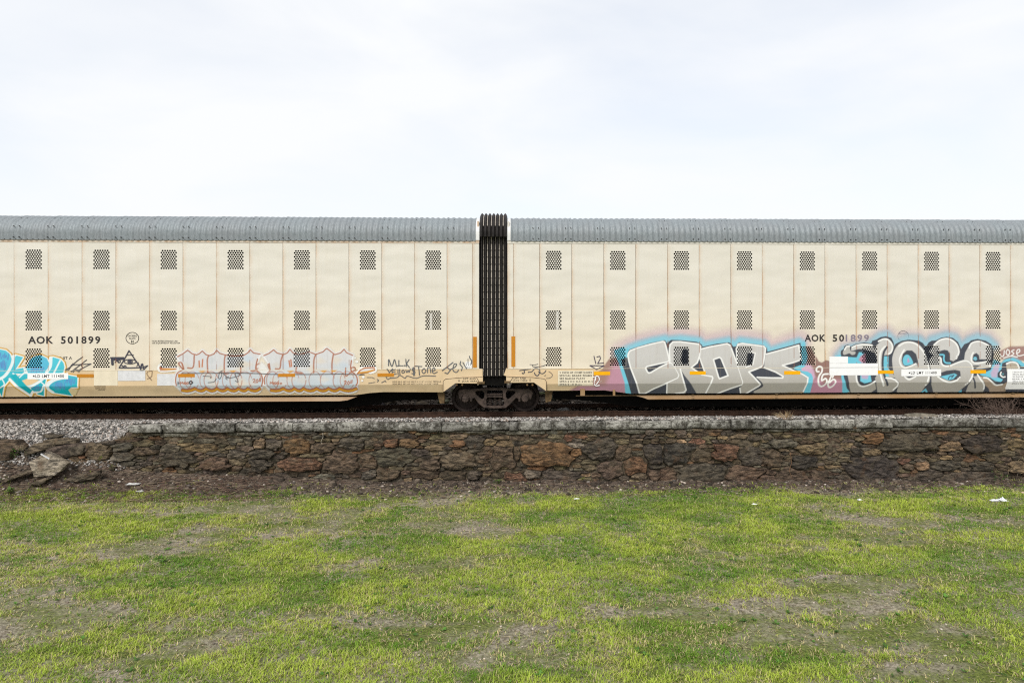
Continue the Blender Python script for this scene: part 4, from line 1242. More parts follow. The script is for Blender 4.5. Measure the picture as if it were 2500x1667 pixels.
    # bottom flange
    if left:
        pts = [(bottom[0][0], Z_FLT), (WX(873), Z_FLT), PX(860, 972, 0.03), PX(826, 979, 0.03), PX(822, 981, 0.03), (WX(780), Z_FLB), (bottom[0][0], Z_FLB)]
        pts = [(bottom[0][0], Z_FLT), (WX(868), Z_FLT), PX(845, 977.5, 0.03), (WX(826), Z_FLB), (bottom[0][0], Z_FLB)]
    else:
        pts = [(WX(1556), Z_FLT - 0.018), (bottom[-1][0], Z_FLT - 0.018), (bottom[-1][0], Z_FLB), (WX(1585), Z_FLB), PX(1572, 971, 0.03)]
    v, f = [], []
    n = len(pts)
    for x, z in pts: v.append((x, 0.15 + (z - Z_FLB) * 0.5, z - 0.012))
    for x, z in pts: v.append((x, 0.45, z - 0.012))
    f = [tuple(range(n)) if not left else tuple(range(n - 1, -1, -1))] + [(i, (i + 1) % n, n + (i + 1) % n, n + i) for i in range(n)]
    obj("bottom_flange", v, f, M['flange'], car)
    if not left:
        z = PX(1800, 964.6, -0.02)[1] + 0.003
        MB().tube([(WX(1406), -0.0, PX(1406, 966, 0)[1]), (WX(1600), 0.0, z), (bottom[-1][0], 0.0, z)], 0.010, 6).build("brake_pipe", M['bracket'], car)
        for a, c, t, u in ((1417, 1428, 953, 967), (1496.5, 1502, 955, 966.5)):
            (xA, zA), (xB, zB) = PX(a, u, 0.02), PX(c, t, 0.02)
            MB().box(xA, xB, 0.022, 0.06, zA, zB + 0.05).build("pipe_bracket", M['flange'], car)
        for q in (1692, 1897, 2097, 2287, 2474):
            x = WX(q)
            MB().box(x - 0.035, x + 0.035, -0.012, 0.05, z - 0.03, z + 0.02).build("pipe_clip", M['bracket'], car)
    # well of the underframe, its shade painted in as near-black
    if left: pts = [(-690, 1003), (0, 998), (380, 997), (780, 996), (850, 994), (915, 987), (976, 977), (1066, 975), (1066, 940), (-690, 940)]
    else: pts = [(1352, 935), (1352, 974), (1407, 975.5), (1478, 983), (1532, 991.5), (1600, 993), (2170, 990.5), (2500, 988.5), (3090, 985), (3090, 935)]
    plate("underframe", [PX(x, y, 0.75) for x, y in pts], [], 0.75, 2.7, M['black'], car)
    for a, c in (((1066, 1084),) if left else ((1332, 1350),)):
        g = [PX(x, y, 0.3) for x, y in (((1066, 953), (1085, 953), (1085, 984), (1074, 984)) if left else ((1331, 950), (1350, 950), (1345, 979), (1332, 982)))]
        plate("post_bracket", g, [], 0.28, 0.42, M['bracket'], car)
    MB().box(min(end_x, end_x - 2.4 * s), max(end_x, end_x - 2.4 * s), 0.25, 2.8, 1.0, 1.2).build("end_platform", M['black'], car)
    # graffiti sheets
    bl = sorted(bottom)
    for k, (c, label) in enumerate(canv):
        c.sheet("graffiti", car, vents, [(x, z + 0.004) for x, z in bl], label, -0.009 - 0.001 * k)
    # white paper showing behind two screens
    if left: MB().box(WX(1049), WX(1054.5), 0.03, 0.035, VR[1] - 0.28, VR[1] + 0.2).build("paper_strip", M['label'], car)
    else: MB().box(WX(1358), WX(1364), 0.03, 0.035, VR[1] - 0.28, VR[1] + 0.26).build("paper_strip", M['label'], car)
    # stencils, stickers, patches
    if left:
        text("AOK", 68.75, 820.5, 130.5, 839.3, car, bold=0.022, space=1.1); text("501899", 149, 820.5, 245, 839.3, car, bold=0.022, space=1.25)
        text("UNIT A", 140, 870.3, 176, 877.4, car)
        t = np.linspace(0, 2 * math.pi, 33)
        (cxp, czp) = PX(323.2, 825.2)
        MB().tube([(cxp + 0.188 * math.cos(a), -0.004, czp + 0.172 * math.sin(a)) for a in t], 0.009, 4).build("ring_mark", M['ink'], car)
        text("EXCEEDS", 312, 817.5, 334.5, 822, car); text("PLATE", 315.5, 824, 331, 828.3, car); text("H", 320.7, 830.2, 326, 836.8, car, bold=0.03)
        text("NON-INTERCHANGE CAR", 371.2, 830.6, 434, 834.6, car); text("SEE EQUIPMENT REGISTER", 371.2, 835.8, 440, 839.6, car)
        for q, x0, x1, y0 in (("FOR RESTRICTED", 229.5, 258.5, 941.6), ("LOADING ONLY", 231, 257, 944.8), ("SEE EQUIPMENT", 231, 258, 948), ("REGISTER", 237, 254, 951.3)):
            text(q, x0, y0, x1, y0 + 2.4, car)
        text("SIDE BRG SET-UP HGT 5-1/16\" +/-1/16\" FEMALE", 958, 929.5, 1076.5, 933.2, car)
        text("SIDE BRG SET-UP HGT 5-3/16\" +/-1/16\" MALE", 958, 934.6, 1070, 938.4, car)
        text("LIFT AND", 1131, 922.2, 1161.5, 926.4, car, y=-0.0265, bold=0.02, space=1.1); text("JACK HERE", 1127.5, 928.6, 1164.5, 933, car, y=-0.0265, bold=0.02, space=1.1)
        for q in (1120.8,):
            MB().box(WX(q) - 0.009, WX(q) + 0.009, -0.027, -0.025, PX(q, 931)[1], PX(q, 925.3)[1]).build("arrow_mark", M['ink'], car)
            (ax, az), = [PX(q, 932.4)]
            obj("arrow_mark", [(ax, -0.0265, az), (ax + 0.025, -0.0265, az + 0.04), (ax - 0.025, -0.0265, az + 0.04)], [(0, 1, 2)], M['ink'], car)
        lb = sticker("load_label", 67.9, 910.2, 167, 925.6, car, M['label'], label="white label reading LD LMT 111400")
        text("LD LMT 111400", 87, 914.0, 157, 921.6, lb, y=-0.0135, bold=0.02, space=1.15)
        st = star_mesh(PX(83.3, 917.8), 0.042, lb, -0.0135)
        sticker("cream_patch", 229.5, 904.5, 287.5, 941, car, M['creampatch'], -0.006)
        sticker("white_patch", 288, 904.6, 355, 929.6, car, M['patch'], -0.0065)
        sticker("white_patch", 384, 912.3, 434, 941, car, M['patch'], -0.0065)
        for a, c, t0, t1 in ((188.4, 229.3, 912.9, 920.9), (435.4, 476, 912.2, 920.7), (679.4, 720.8, 911.7, 919.9), (921.6, 962, 911, 918.9)):
            sticker("reflector", a, t0, c, t1, car, M['orange'])
        sticker("tall_reflector", 1155, 822, 1164, 897, car, M['orange'])
        sg = sticker("inspection_card", 1136.3, 883, 1151.4, 899.3, car, M['label'], -0.008)
        for yy in (886, 889.5, 894, 896.5): text("XX" if yy > 890 else "III", 1138, yy, 1149, yy + 2.0, sg, y=-0.0095)
    else:
        text("AOK", 1964, 816.2, 2015, 833.8, car, bold=0.022, space=1.1, y=-0.0115); text("50", 2032.5, 816.2, 2060.5, 833.8, car, bold=0.022, space=1.25, y=-0.0115)
        text("1899", 2064.5, 816.2, 2121, 833.8, car, mat=M["faded"], bold=0.016, space=1.25, y=-0.0115)
        t = np.linspace(0, 2 * math.pi, 33)
        cxp, czp = PX(2205, 820.5)
        MB().tube([(cxp + 0.172 * math.cos(a), -0.004, czp + 0.165 * math.sin(a)) for a in t], 0.007, 4).build("ring_mark", M['ink'], car)
        text("EXCEEDS", 2195, 812.5, 2214.5, 816.3, car)
        sticker("cream_patch", 1362, 904, 1448, 942, car, M['creampatch'], -0.0105)
        for q, x1, y0 in (("2 INCH HF COMP SHOES", 1444.8, 906.8), ("SPECIAL BRAKE BEAMS", 1445, 914.2), ("SEE BADGE PLATE", 1428, 921.4), ("SPRG 6 OC D-5 6 IC D-5", 1447, 928.6), ("SPRG 2 IIC D-6A", 1420.5, 935.9)):
            text(q, 1366, y0, x1, y0 + 4.9, car, y=-0.0115, bold=0.02, space=1.1)
        for P in (((822, 790), (860, 780), (845, 900)), ((862, 830), (868, 775), (900, 780), (912, 830), (862, 905), (918, 900)), ((933, 845), (937, 848))):
            q = F7(*P, smooth=len(P) > 3)
            MB().tube([(x, -0.013 + yside(z), z) for x, z in q], 0.016, 5).build("white_mark", M['label'], car)
        text("LIFT AND", 1254, 921.2, 1284, 925.2, car, y=-0.0265, bold=0.02, space=1.1); text("JACK HERE", 1251, 927, 1287.5, 931.4, car, y=-0.0265, bold=0.02, space=1.1)
        q = 1294
        MB().box(WX(q) - 0.009, WX(q) + 0.009, -0.027, -0.025, PX(q, 929.4)[1], PX(q, 923.6)[1]).build("arrow_mark", M['ink'], car)
        (ax, az), = [PX(q, 931)]
        obj("arrow_mark", [(ax, -0.0265, az), (ax + 0.025, -0.0265, az + 0.04), (ax - 0.025, -0.0265, az + 0.04)], [(0, 1, 2)], M['ink'], car)
        lb = sticker("load_label", 2200, 901, 2297, 918, car, M['label'], -0.0145, label="white label reading LD LMT 111400")
        text("LD LMT 111400", 2223, 906, 2286, 913.2, lb, y=-0.016, bold=0.02, space=1.15)
        star_mesh(PX(2219.5, 909.8), 0.04, lb, -0.016)
        sticker("white_patch", 2024.6, 870, 2069.8, 886.6, car, M['label'], -0.0115)
        sticker("white_patch", 2024.6, 886.7, 2143, 916, car, M['label'], -0.0115)
        card = sticker("data_card", 2458.5, 900.3, 2530, 951, car, M['label'], -0.0145, label="white data card at the right end")
        for k, q in enumerate(("2 INCH HF COMP SHOES", "SPECIAL BRAKE BEAMS", "SEE BADGE PLATE", "BEAR 2 RUBBER", "SPRG 6 OC D-5 6 IC D-5", "SPRG 2 IIC D-6A")):
            text(q, 2471, 906.3 + k * 5.6, 2525 - (k % 3) * 6, 910 + k * 5.6, card, y=-0.016)
        for a, c, t0, t1 in ((1450, 1489.6, 906.8, 915.5), (1683.6, 1722.8, 905.9, 914.3), (1914, 1953.7, 905.2, 914), (2142.7, 2181.3, 904, 912.2), (2368.5, 2406.6, 902.8, 911.3)):
            sticker("reflector", a, t0, c, t1, car, M['yellow'], -0.0135)
        sticker("tall_reflector", 1248.4, 821, 1258, 895, car, M['orange'])
    return car


def star_mesh(c, r, parent, y):
    P = [(c[0] + (r if k % 2 == 0 else r * 0.42) * math.sin(k * math.pi / 5), y, c[1] + (r if k % 2 == 0 else r * 0.42) * math.cos(k * math.pi / 5)) for k in range(10)]
    return obj("star_mark", P + [(c[0], y, c[1])], [(10, (k + 1) % 10, k) for k in range(10)], M['ink'], parent)


build_car(-1)
build_car(1)

# ================================================================ bellows between the cars
bx0, bx1 = WX(1170.6), WX(1238.0)
bel = thing("bellows", ((bx0 + bx1) / 2, CARW / 2, 1.2), "black pleated rubber bellows standing between the two cream cars", "bellows")
NF = 7
pitch = (bx1 - bx0) / NF


def fold(xc, path, amp, w):
    """one pleat: bulging section swept along the path in Y, Z"""
    v, f = [], []
    n = 9
    for i, (y, z) in enumerate(path):
        a, b = path[max(i - 1, 0)], path[min(i + 1, len(path) - 1)]
        d = Vector((0, b[0] - a[0], b[1] - a[1])).normalized()
        ny, nz = -d.z, d.y
        for k in range(n):
            u = k / (n - 1) * 2 - 1
            h = amp * (1 - abs(u) ** 1.7)
            v.append((xc + u * w / 2, y + ny * h, z + nz * h))
    for i in range(len(path) - 1):
        for k in range(n - 1):
            a = i * n + k
            f.append((a, a + 1, a + n + 1, a + n))
    return v, f


z_low, z_collar = PX(1204, 918.5, 0.1)[1], PX(1204, 578, 0.0)[1]
side_path = [(0.13, z_low + (z_collar + 0.1 - z_low) * k / 8) for k in range(9)]
roof_p = [(y, z) for y, z in roof_path(0.06, h=0.05)]
roof_p = [(roof_p[0][0], z_collar - 0.01)] + roof_p[1:-1] + [(roof_p[-1][0], z_collar - 0.01)]
for k in range(NF):
    xc = bx0 + pitch * (k + 0.5)
    side_path = [(0.13 + 0.012 * math.sin(k * 2.1 + q * 0.9), z_low + (z_collar + 0.1 - z_low) * q / 8) for q in range(9)]
    v, f = fold(xc, side_path, 0.085 + 0.03 * ((k * 5) % 7) / 7, pitch * (0.74 + 0.12 * ((k * 3) % 5) / 5))
    obj("side_fold", v, f, M['rubber'], bel, smooth=True)
    v, f = fold(xc, roof_p, 0.085, pitch * 1.0)
    obj("roof_fold", v, f, M['rubber'], bel, smooth=True)
for k in range(NF - 1):
    x = bx0 + pitch * (k + 1)
    pt = [(y, z) for y, z in roof_p if z > z_collar + 0.28 and y < 1.0]
    s = MB()
    for (y0, z0), (y1, z1) in zip(pt[:-1], pt[1:]):
        d = Vector((0, y1 - y0, z1 - z0)).normalized(); n = Vector((0, -d.z, d.y)) * 0.022
        s.add([(x - 0.019, y0 + n.y, z0 + n.z), (x + 0.019, y0 + n.y, z0 + n.z), (x + 0.019, y1 + n.y, z1 + n.z), (x - 0.019, y1 + n.y, z1 + n.z)], [(0, 1, 2, 3)])
    s.build("roof_strip", M['strip'], bel)
    s = MB()
    z = z_low + 0.02
    while z < z_collar:
        hw = 0.006 + 0.004 * ((k * 2) % 5) / 2; s.box(x - hw, x + hw, 0.095, 0.12, z, min(z + 0.19, z_collar + 0.05)); z += 0.215
    s.build("side_strip", M['strip'], bel)
MB().box(bx0 + 0.005, bx1 - 0.005, 0.16, 0.2, z_low, Z_EAVE + 0.3).build("inner_lining", M['black'], bel)
MB().box(bx0 + 0.005, bx1 - 0.005, 2.9, 2.95, z_low, Z_EAVE + 0.3).build("inner_lining", M['black'], bel)
MB().box(bx0 + 0.04, bx1 - 0.04, 0.16, 2.9, 0.92, z_low + 0.05).build("threshold_plate", M['black'], bel)
for x in (bx0 - 0.012, bx1 - 0.012):
    MB().box(x, x + 0.024, 0.012, 0.16, z_low + 0.25, z_collar).build("end_frame", M['rubber'], bel)

# ================================================================ bogie
YB = 0.42
bog = thing("bogie", (PX(1208.6, 970, YB)[0], CARW / 2, 0), "rusty two axle bogie with cast side frame under the bellows", "bogie")
C6b = lambda pts: [PX(1060 + x / 7.84, 820 + y / 7.84, YB) for x, y in pts]
outer = C6b([(455, 1090), (480, 1035), (540, 1012), (760, 1012), (860, 1002), (1000, 985), (1320, 985), (1460, 1002), (1560, 1012), (1800, 1005), (1860, 1035), (1890, 1090), (1860, 1190), (1832, 1230), (1815, 1180), (1790, 1120), (1740, 1092), (1690, 1120), (1660, 1180), (1655, 1255), (1612, 1255), (1606, 1195), (1568, 1182),
             (1470, 1290), (1375, 1375), (1180, 1386), (955, 1375), (850, 1290), (772, 1182), (735, 1195), (726, 1255), (682, 1255), (678, 1180), (650, 1120), (602, 1092), (552, 1120), (525, 1180), (512, 1225), (475, 1180)])
h1 = C6b([(785, 1062), (830, 1046), (930, 1050), (962, 1085), (960, 1165), (935, 1208), (900, 1204), (800, 1115)])
h2 = C6b([(1375, 1085), (1400, 1050), (1500, 1046), (1545, 1058), (1555, 1085), (1520, 1125), (1430, 1208), (1400, 1208), (1378, 1165)])
h3 = C6b([(1018, 1038), (1310, 1038), (1310, 1200), (1338, 1205), (1338, 1310), (1315, 1335), (1020, 1335), (1000, 1310), (1000, 1205), (1018, 1200)])
sf = plate("side_frame", outer, [h1, h2, h3], YB - 0.06, YB + 0.12, M['truck'], bog, 0.02)
o2 = link("side_frame", sf.data, bog); o2.location = o2.location + Vector((0, 2.2, 0))
xs_w = [PX(1060 + 603 / 7.84, 970, 0.45)[0], PX(1060 + 1738 / 7.84, 970, 0.45)[0]]
RW = 0.457
for xw in xs_w:
    for y0, sg in ((0.83, 1), (2.27, -1)):
        prof = [(0.09, y0 - 0.10 * sg), (0.13, y0 - 0.09 * sg), (0.16, y0 - 0.03 * sg), (0.33, y0 - 0.01 * sg), (0.37, y0 - 0.06 * sg), (0.375, y0 - 0.075 * sg), (RW - 0.01, y0 - 0.075 * sg), (RW, y0 - 0.06 * sg), (RW, y0 + 0.04 * sg), (RW + 0.026, y0 + 0.055 * sg), (RW + 0.02, y0 + 0.075 * sg), (0.36, y0 + 0.07 * sg), (0.1, y0 + 0.05 * sg)]
        m = MB().lathe_y(xw, RW, prof, 48)
        m.build("wheel", M['wheel'], bog, smooth=False)
    MB().lathe_y(xw, RW, [(0.075, 0.5), (0.085, 0.9), (0.08, 1.55), (0.085, 2.2), (0.075, 2.6)], 16).build("axle", M['truck'], bog)
    cz = RW + 0.02
    m = MB().lathe_y(xw, cz, [(0.045, YB - 0.155), (0.09, YB - 0.15), (0.098, YB - 0.13), (0.098, YB - 0.06), (0.12, YB - 0.05), (0.12, YB + 0.1)], 20)
    cap_o = m.build("axle_cap", M['truck'], bog)
    for k in range(3):
        t = k * 2 * math.pi / 3 + 0.5
        MB().lathe_y(xw + 0.055 * math.cos(t), cz + 0.055 * math.sin(t), [(0.014, YB - 0.175), (0.016, YB - 0.15)], 6).build("bolt", M['truck'], cap_o)
    MB().box(xw - 0.14, xw + 0.14, YB - 0.05, YB + 0.1, cz + 0.10, cz + 0.16).build("bearing_adapter", M['truck'], bog)
(xa, za), (xb, zb) = C6b([(1020, 1178)])[0], C6b([(1305, 1100)])[0]
MB().box(xa, xb, YB - 0.10, 2.7, za + 0.02, za + 0.06).box(xa + 0.03, xb - 0.03, YB - 0.02, 2.6, za + 0.05, zb - 0.02).box(xa, xb, YB - 0.10, 2.7, zb - 0.03, zb).build("bolster", M['truck'], bog)
for k in range(3):
    cx = xa + (xb - xa) * (k + 0.5) / 3
    ztop, zbot = za + 0.02, C6b([(1100, 1335)])[0][1]
    P = [(cx + 0.045 * math.cos(t), YB + 0.02 + 0.045 * math.sin(t), zbot + (ztop - zbot) * t / (2 * math.pi * 5)) for t in np.linspace(0, 2 * math.pi * 5, 61)]
    MB().tube(P, 0.0105, 5).build("spring", M['truck'], bog)
MB().box(xs_w[0] + 0.3, xs_w[1] - 0.3, 0.6, 2.5, RW - 0.05, RW + 0.05).build("brake_beam", M['black'], bog)

# ================================================================ rails
def rail(y, label):
    prof = [(-0.07, -0.172), (0.07, -0.172), (0.07, -0.160), (0.012, -0.140), (0.010, -0.045), (0.035, -0.035), (0.036, -0.008), (0.028, 0.0), (-0.028, 0.0), (-0.036, -0.008), (-0.035, -0.035), (-0.010, -0.045), (-0.012, -0.140), (-0.07, -0.160)]
    n = len(prof)
    v = [(x, y + a, b) for x in (-34, 34) for a, b in prof]
    f = [(i, (i + 1) % n, n + (i + 1) % n, n + i) for i in range(n)] + [tuple(range(n - 1, -1, -1)), tuple(range(n, 2 * n))]
    t = thing("rail", (0, y, -0.17), label, "rail")
    obj("rail_bar", v, f, M['rail'], t)
    xj = PX(1122, 1012, y)[0]
    m = MB()
    m.box(xj - 0.3, xj + 0.3, y - 0.03, y - 0.012, -0.135, -0.05)
    jb = m.build("joint_bar", M['rail'], t)
    for k in range(4):
        x = xj - 0.22 + k * 0.147
        MB().tube([(x, y - 0.05, -0.09), (x, y - 0.03, -0.09)], 0.017, 6).build("bolt", M['rail'], jb)
    return t


Y_RAIL = 0.80
rail(Y_RAIL, "near rusty brown rail on the gravel in front of the wheels")
rail(Y_RAIL + 1.5, "far rusty rail in the shade behind the wheels")
# ================================================================ ground
YW, YCAP = -0.27, -0.42                                  # face of the stone wall, face of its coping
Z_CAPT = PX(1200, 1030, YCAP)[1]
Z_CAPB = PX(1200, 1051.8, YCAP)[1]
X_WALL0 = WX(312, YCAP)
Z_LAWN = -2.0


def left_zone(x): return 1 - sstep(WX(250, 0), WX(345, 0), x)
_fx = [WX(q, YW) for q in (-600, 0, 300, 450, 700, 900, 1250, 2500, 3000)]
_fz = [PX(1250, q, YW)[1] for q in (1134, 1134, 1137, 1147, 1160, 1170, 1172, 1182, 1182)]


def terr(x, y):
    zb = np.interp(x, _fx, _fz)
    L = left_zone(x)
    n = (fbm(x * 1.3, y * 1.3, 3) - 0.5)
    nb = (fbm(x * 4, y * 4, 9) - 0.5)
    # in front of the wall
    t = np.clip((y + 1.7) / 1.4, 0, 1)
    zr = Z_LAWN + (zb - Z_LAWN) * (0.25 * t + 0.75 * t ** 2.2)
    zr = np.where(y > -0.10, Z_LAWN * 0 - 0.20, zr)
    zr = np.where((y > -0.16) & (y <= -0.10), zb + (-0.20 - zb) * np.clip((y + 0.16) / 0.06, 0, 1), zr)
    # tumbled slope at the left end
    zl = np.interp(y, [-1.9, -1.2, -0.6, -0.25, 0.02, 0.45, 0.75], [Z_LAWN, -1.82, -1.50, -1.18, -0.86, -0.26, -0.18])
    z = zr * (1 - L) + zl * L
    z = np.where(y > 0.75, -0.18, z)
    amp = np.where(y < -1.3, 0.10, np.where(y < -0.16, 0.14, np.where(y < 0.6, 0.10 * L + 0.02, 0.03)))
    bank = sstep(2.9, 4.6, y) * 0.35                      # rubble bank beyond the track
    return z + amp * n + 0.4 * amp * nb + bank


gx = np.concatenate([[-400, -200, -100, -60, -40, -30], np.arange(-22, 22.01, 0.11), [30, 40, 60, 100, 200, 400]])
gy = np.concatenate([[-120, -60, -40, -30, -24, -19, -16], np.arange(-14, -2, 0.14), np.arange(-2, 1.0, 0.045), np.arange(1.0, 8, 0.15), [9, 11, 14, 20, 40, 80, 160, 300]])
GX, GY = np.meshgrid(gx, gy)
GZ = terr(GX, GY)
I = np.arange(GX.size).reshape(GX.shape)
F = np.stack([I[:-1, :-1], I[:-1, 1:], I[1:, 1:], I[1:, :-1]], -1).reshape(-1, 4)
g = link("ground", np_mesh("ground", np.stack([GX.ravel(), GY.ravel(), GZ.ravel()], 1), F, M['ground'], smooth=True))
g['kind'] = 'structure'; g['label'] = "ground of lawn, bare soil and gravel track bed"

# ================================================================ small stones, twigs, grass: uncountable stuff
ICO_V, ICO_F = None, None
_bm = bmesh.new(); bmesh.ops.create_icosphere(_bm, subdivisions=1, radius=1.0)
ICO_V = np.array([v.co[:] for v in _bm.verts]); ICO_F = np.array([[v.index for v in f.verts] for f in _bm.faces]); _bm.free()


def scatter_stones(name, P, size, cols, mat, flat=(0.5, 0.8), label=None, seed=1):
    r = np.random.default_rng(seed)
    n = len(P)
    V = np.repeat(ICO_V[None], n, 0) * (1 + 0.32 * (r.random((n, 12, 1)) - 0.5) * 2)
    V = np.sign(V) * np.abs(V) ** 0.8
    S = size[:, None] * np.stack([0.8 + 0.6 * r.random(n), 0.7 + 0.5 * r.random(n), flat[0] + (flat[1] - flat[0]) * r.random(n)], 1)
    V = V * S[:, None, :]
    a = r.random(n) * 6.283; ca, sa = np.cos(a)[:, None], np.sin(a)[:, None]
    b = (r.random(n) - 0.5) * 1.1; cb, sb = np.cos(b)[:, None], np.sin(b)[:, None]
    x, y, z = V[..., 0], V[..., 1], V[..., 2]
    y, z = y * cb - z * sb, y * sb + z * cb
    x, y = x * ca - y * sa, x * sa + y * ca
    V = np.stack([x, y, z], -1) + P[:, None, :]
    F = ICO_F[None] + (np.arange(n) * 12)[:, None, None]
    C = np.repeat(np.concatenate([cols, np.ones((n, 1))], 1)[:, None], 12, 1)
    o = link(name, np_mesh(name, V.reshape(-1, 3), F.reshape(-1, 3), mat, C.reshape(-1, 4)))
    o['kind'] = 'stuff'
    if label: o['label'] = label
    return o


def gravel_cols(n, r, dark=1.0):
    v = 0.09 + 0.50 * r.random(n) ** 1.5
    w = r.random(n)
    c = np.stack([v * 1.02, v * (0.965 - 0.03 * w), v * (0.92 - 0.08 * w)], 1)
    pk = r.random(n) < 0.06
    c[pk] *= np.array([1.02, 0.86, 0.78])
    return c * dark


r = np.random.default_rng(5)
n = 20000
x = r.uniform(-23.5, 24, n); y = r.uniform(-0.24, 0.74, n)
k = (y > 0.0) | (x > X_WALL0)
xr = x[k]; yr = y[k]
z = np.where((xr > X_WALL0) & (yr < 0.14), Z_CAPT - 0.01, terr(xr, yr))
P1 = np.stack([xr, yr, z + 0.01 + 0.018 * r.random(len(xr))], 1)
n2 = 13000
x = r.uniform(-23.5, WX(345, 0.2), n2); y = r.uniform(-0.42, 0.75, n2)
keep = (left_zone(x) > 0.15) & (r.random(n2) < np.clip((y + 0.42) / 0.25, 0.15, 1))
x, y = x[keep], y[keep]
P2 = np.stack([x, y, terr(x, y) + 0.02], 1)
PA = np.concatenate([P1, P2]); sz = 0.020 + 0.026 * r.random(len(PA)) ** 1.6
scatter_stones("ballast", PA, sz, gravel_cols(len(PA), r), M['gravel'], label="pale grey crushed stone ballast along the near rail", seed=2)
n = 7400
x = r.uniform(-23.5, 24, n); y = r.uniform(0.95, 4.2, n)
P = np.stack([x, y, terr(x, y) + 0.02], 1)
c = gravel_cols(n, r, 0.75) * np.array([1.0, 0.88, 0.76])  # darker and browner than the ballast along the near rail
scatter_stones("ballast", P, 0.03 + 0.05 * r.random(n) ** 2, c, M['gravel'], label="dark brown ballast between and behind the rails", seed=3)
# rubble and litter of stones on the soil strip
n = 7500
x = r.uniform(-17.5, 18, n); y = -1.75 + 1.5 * r.random(n)
keep = r.random(n) < (0.35 + 0.65 * left_zone(x)) * (0.35 + 0.65 * fbm(x * 1.2, y * 2, 21))
x, y = x[keep], y[keep]
c = gravel_cols(len(x), r, 0.85) * np.array([1, 0.92, 0.84])
dk = r.random(len(x)) < 0.55; c[dk] *= 0.3
scatter_stones("rubble", np.stack([x, y, terr(x, y) + 0.006], 1), 0.014 + 0.04 * r.random(len(x)) ** 2.2, c, M['gravel'], label="small stones scattered on the bare soil below the wall", seed=4)


n = 1500
x = r.uniform(-17.5, 18, n); y = -1.5 + 1.2 * r.random(n) ** 0.8
c = np.array([0.085, 0.066, 0.050]) * (0.35 + 1.5 * r.random((n, 1)) ** 1.5)
scatter_stones("rubble", np.stack([x, y, terr(x, y) + 0.004], 1), 0.025 + 0.075 * r.random(n) ** 3, c, M['gravel'], label="dark clods and broken stones fallen from the wall onto the soil", seed=44)


def sticks(name, P, ang, tilt, L, rad, cols, mat, bend=0.15, label=None, seed=1, segs=2):
    """thin three-sided sticks, each one bent a little"""
    r = np.random.default_rng(seed); n = len(P)
    d = np.stack([np.cos(ang) * np.cos(tilt), np.sin(ang) * np.cos(tilt), np.sin(tilt)], 1)
    up = np.stack([-np.cos(ang) * np.sin(tilt), -np.sin(ang) * np.sin(tilt), np.cos(tilt)], 1)
    sd = np.cross(d, up)
    rows = []
    for s in range(segs + 1):
        t = s / segs
        q = P + d * (L * t)[:, None] + (up * (r.random(n) - 0.4)[:, None] + sd * (r.random(n) - 0.5)[:, None]) * (bend * L * math.sin(math.pi * t))[:, None]
        rr = rad * (1 - 0.5 * t)
        for k in range(3):
            a = 2 * math.pi * k / 3
            rows.append(q + (up * math.cos(a) + sd * math.sin(a)) * rr[:, None])
    V = np.stack(rows, 1); m = V.shape[1]
    f = []
    for s in range(segs):
        for k in range(3):
            q = (k + 1) % 3
            f.append((s * 3 + k, s * 3 + q, s * 3 + 3 + q, s * 3 + 3 + k))
    F = np.array(f)[None] + (np.arange(n) * m)[:, None, None]
    C = np.repeat(np.concatenate([cols, np.ones((n, 1))], 1)[:, None], m, 1)
    o = link(name, np_mesh(name, V.reshape(-1, 3), F.reshape(-1, 4), mat, C.reshape(-1, 4)))
    o['kind'] = 'stuff'
    if label: o['label'] = label
    return o


n = 6500
x = np.where(r.random(n) < 0.62, r.uniform(-17, -6.5, n), r.uniform(-17, 18, n)); y = r.uniform(-1.75, -0.35, n)
base = np.array([0.10, 0.062, 0.045]); c = base * (0.5 + 1.5 * r.random((n, 1)) ** 2); pl = r.random(n) < 0.15; c[pl] = np.array([0.30, 0.235, 0.16])
sticks("twig_litter", np.stack([x, y, terr(x, y) + 0.012], 1), r.uniform(-0.6, 0.6, n) + np.pi * (r.random(n) < 0.5), r.normal(0.05, 0.12, n), 0.06 + 0.4 * r.random(n) ** 2, 0.003 + 0.005 * r.random(n), c, M['twig'], label="brown dead twigs and needles lying on the soil bank", seed=6)

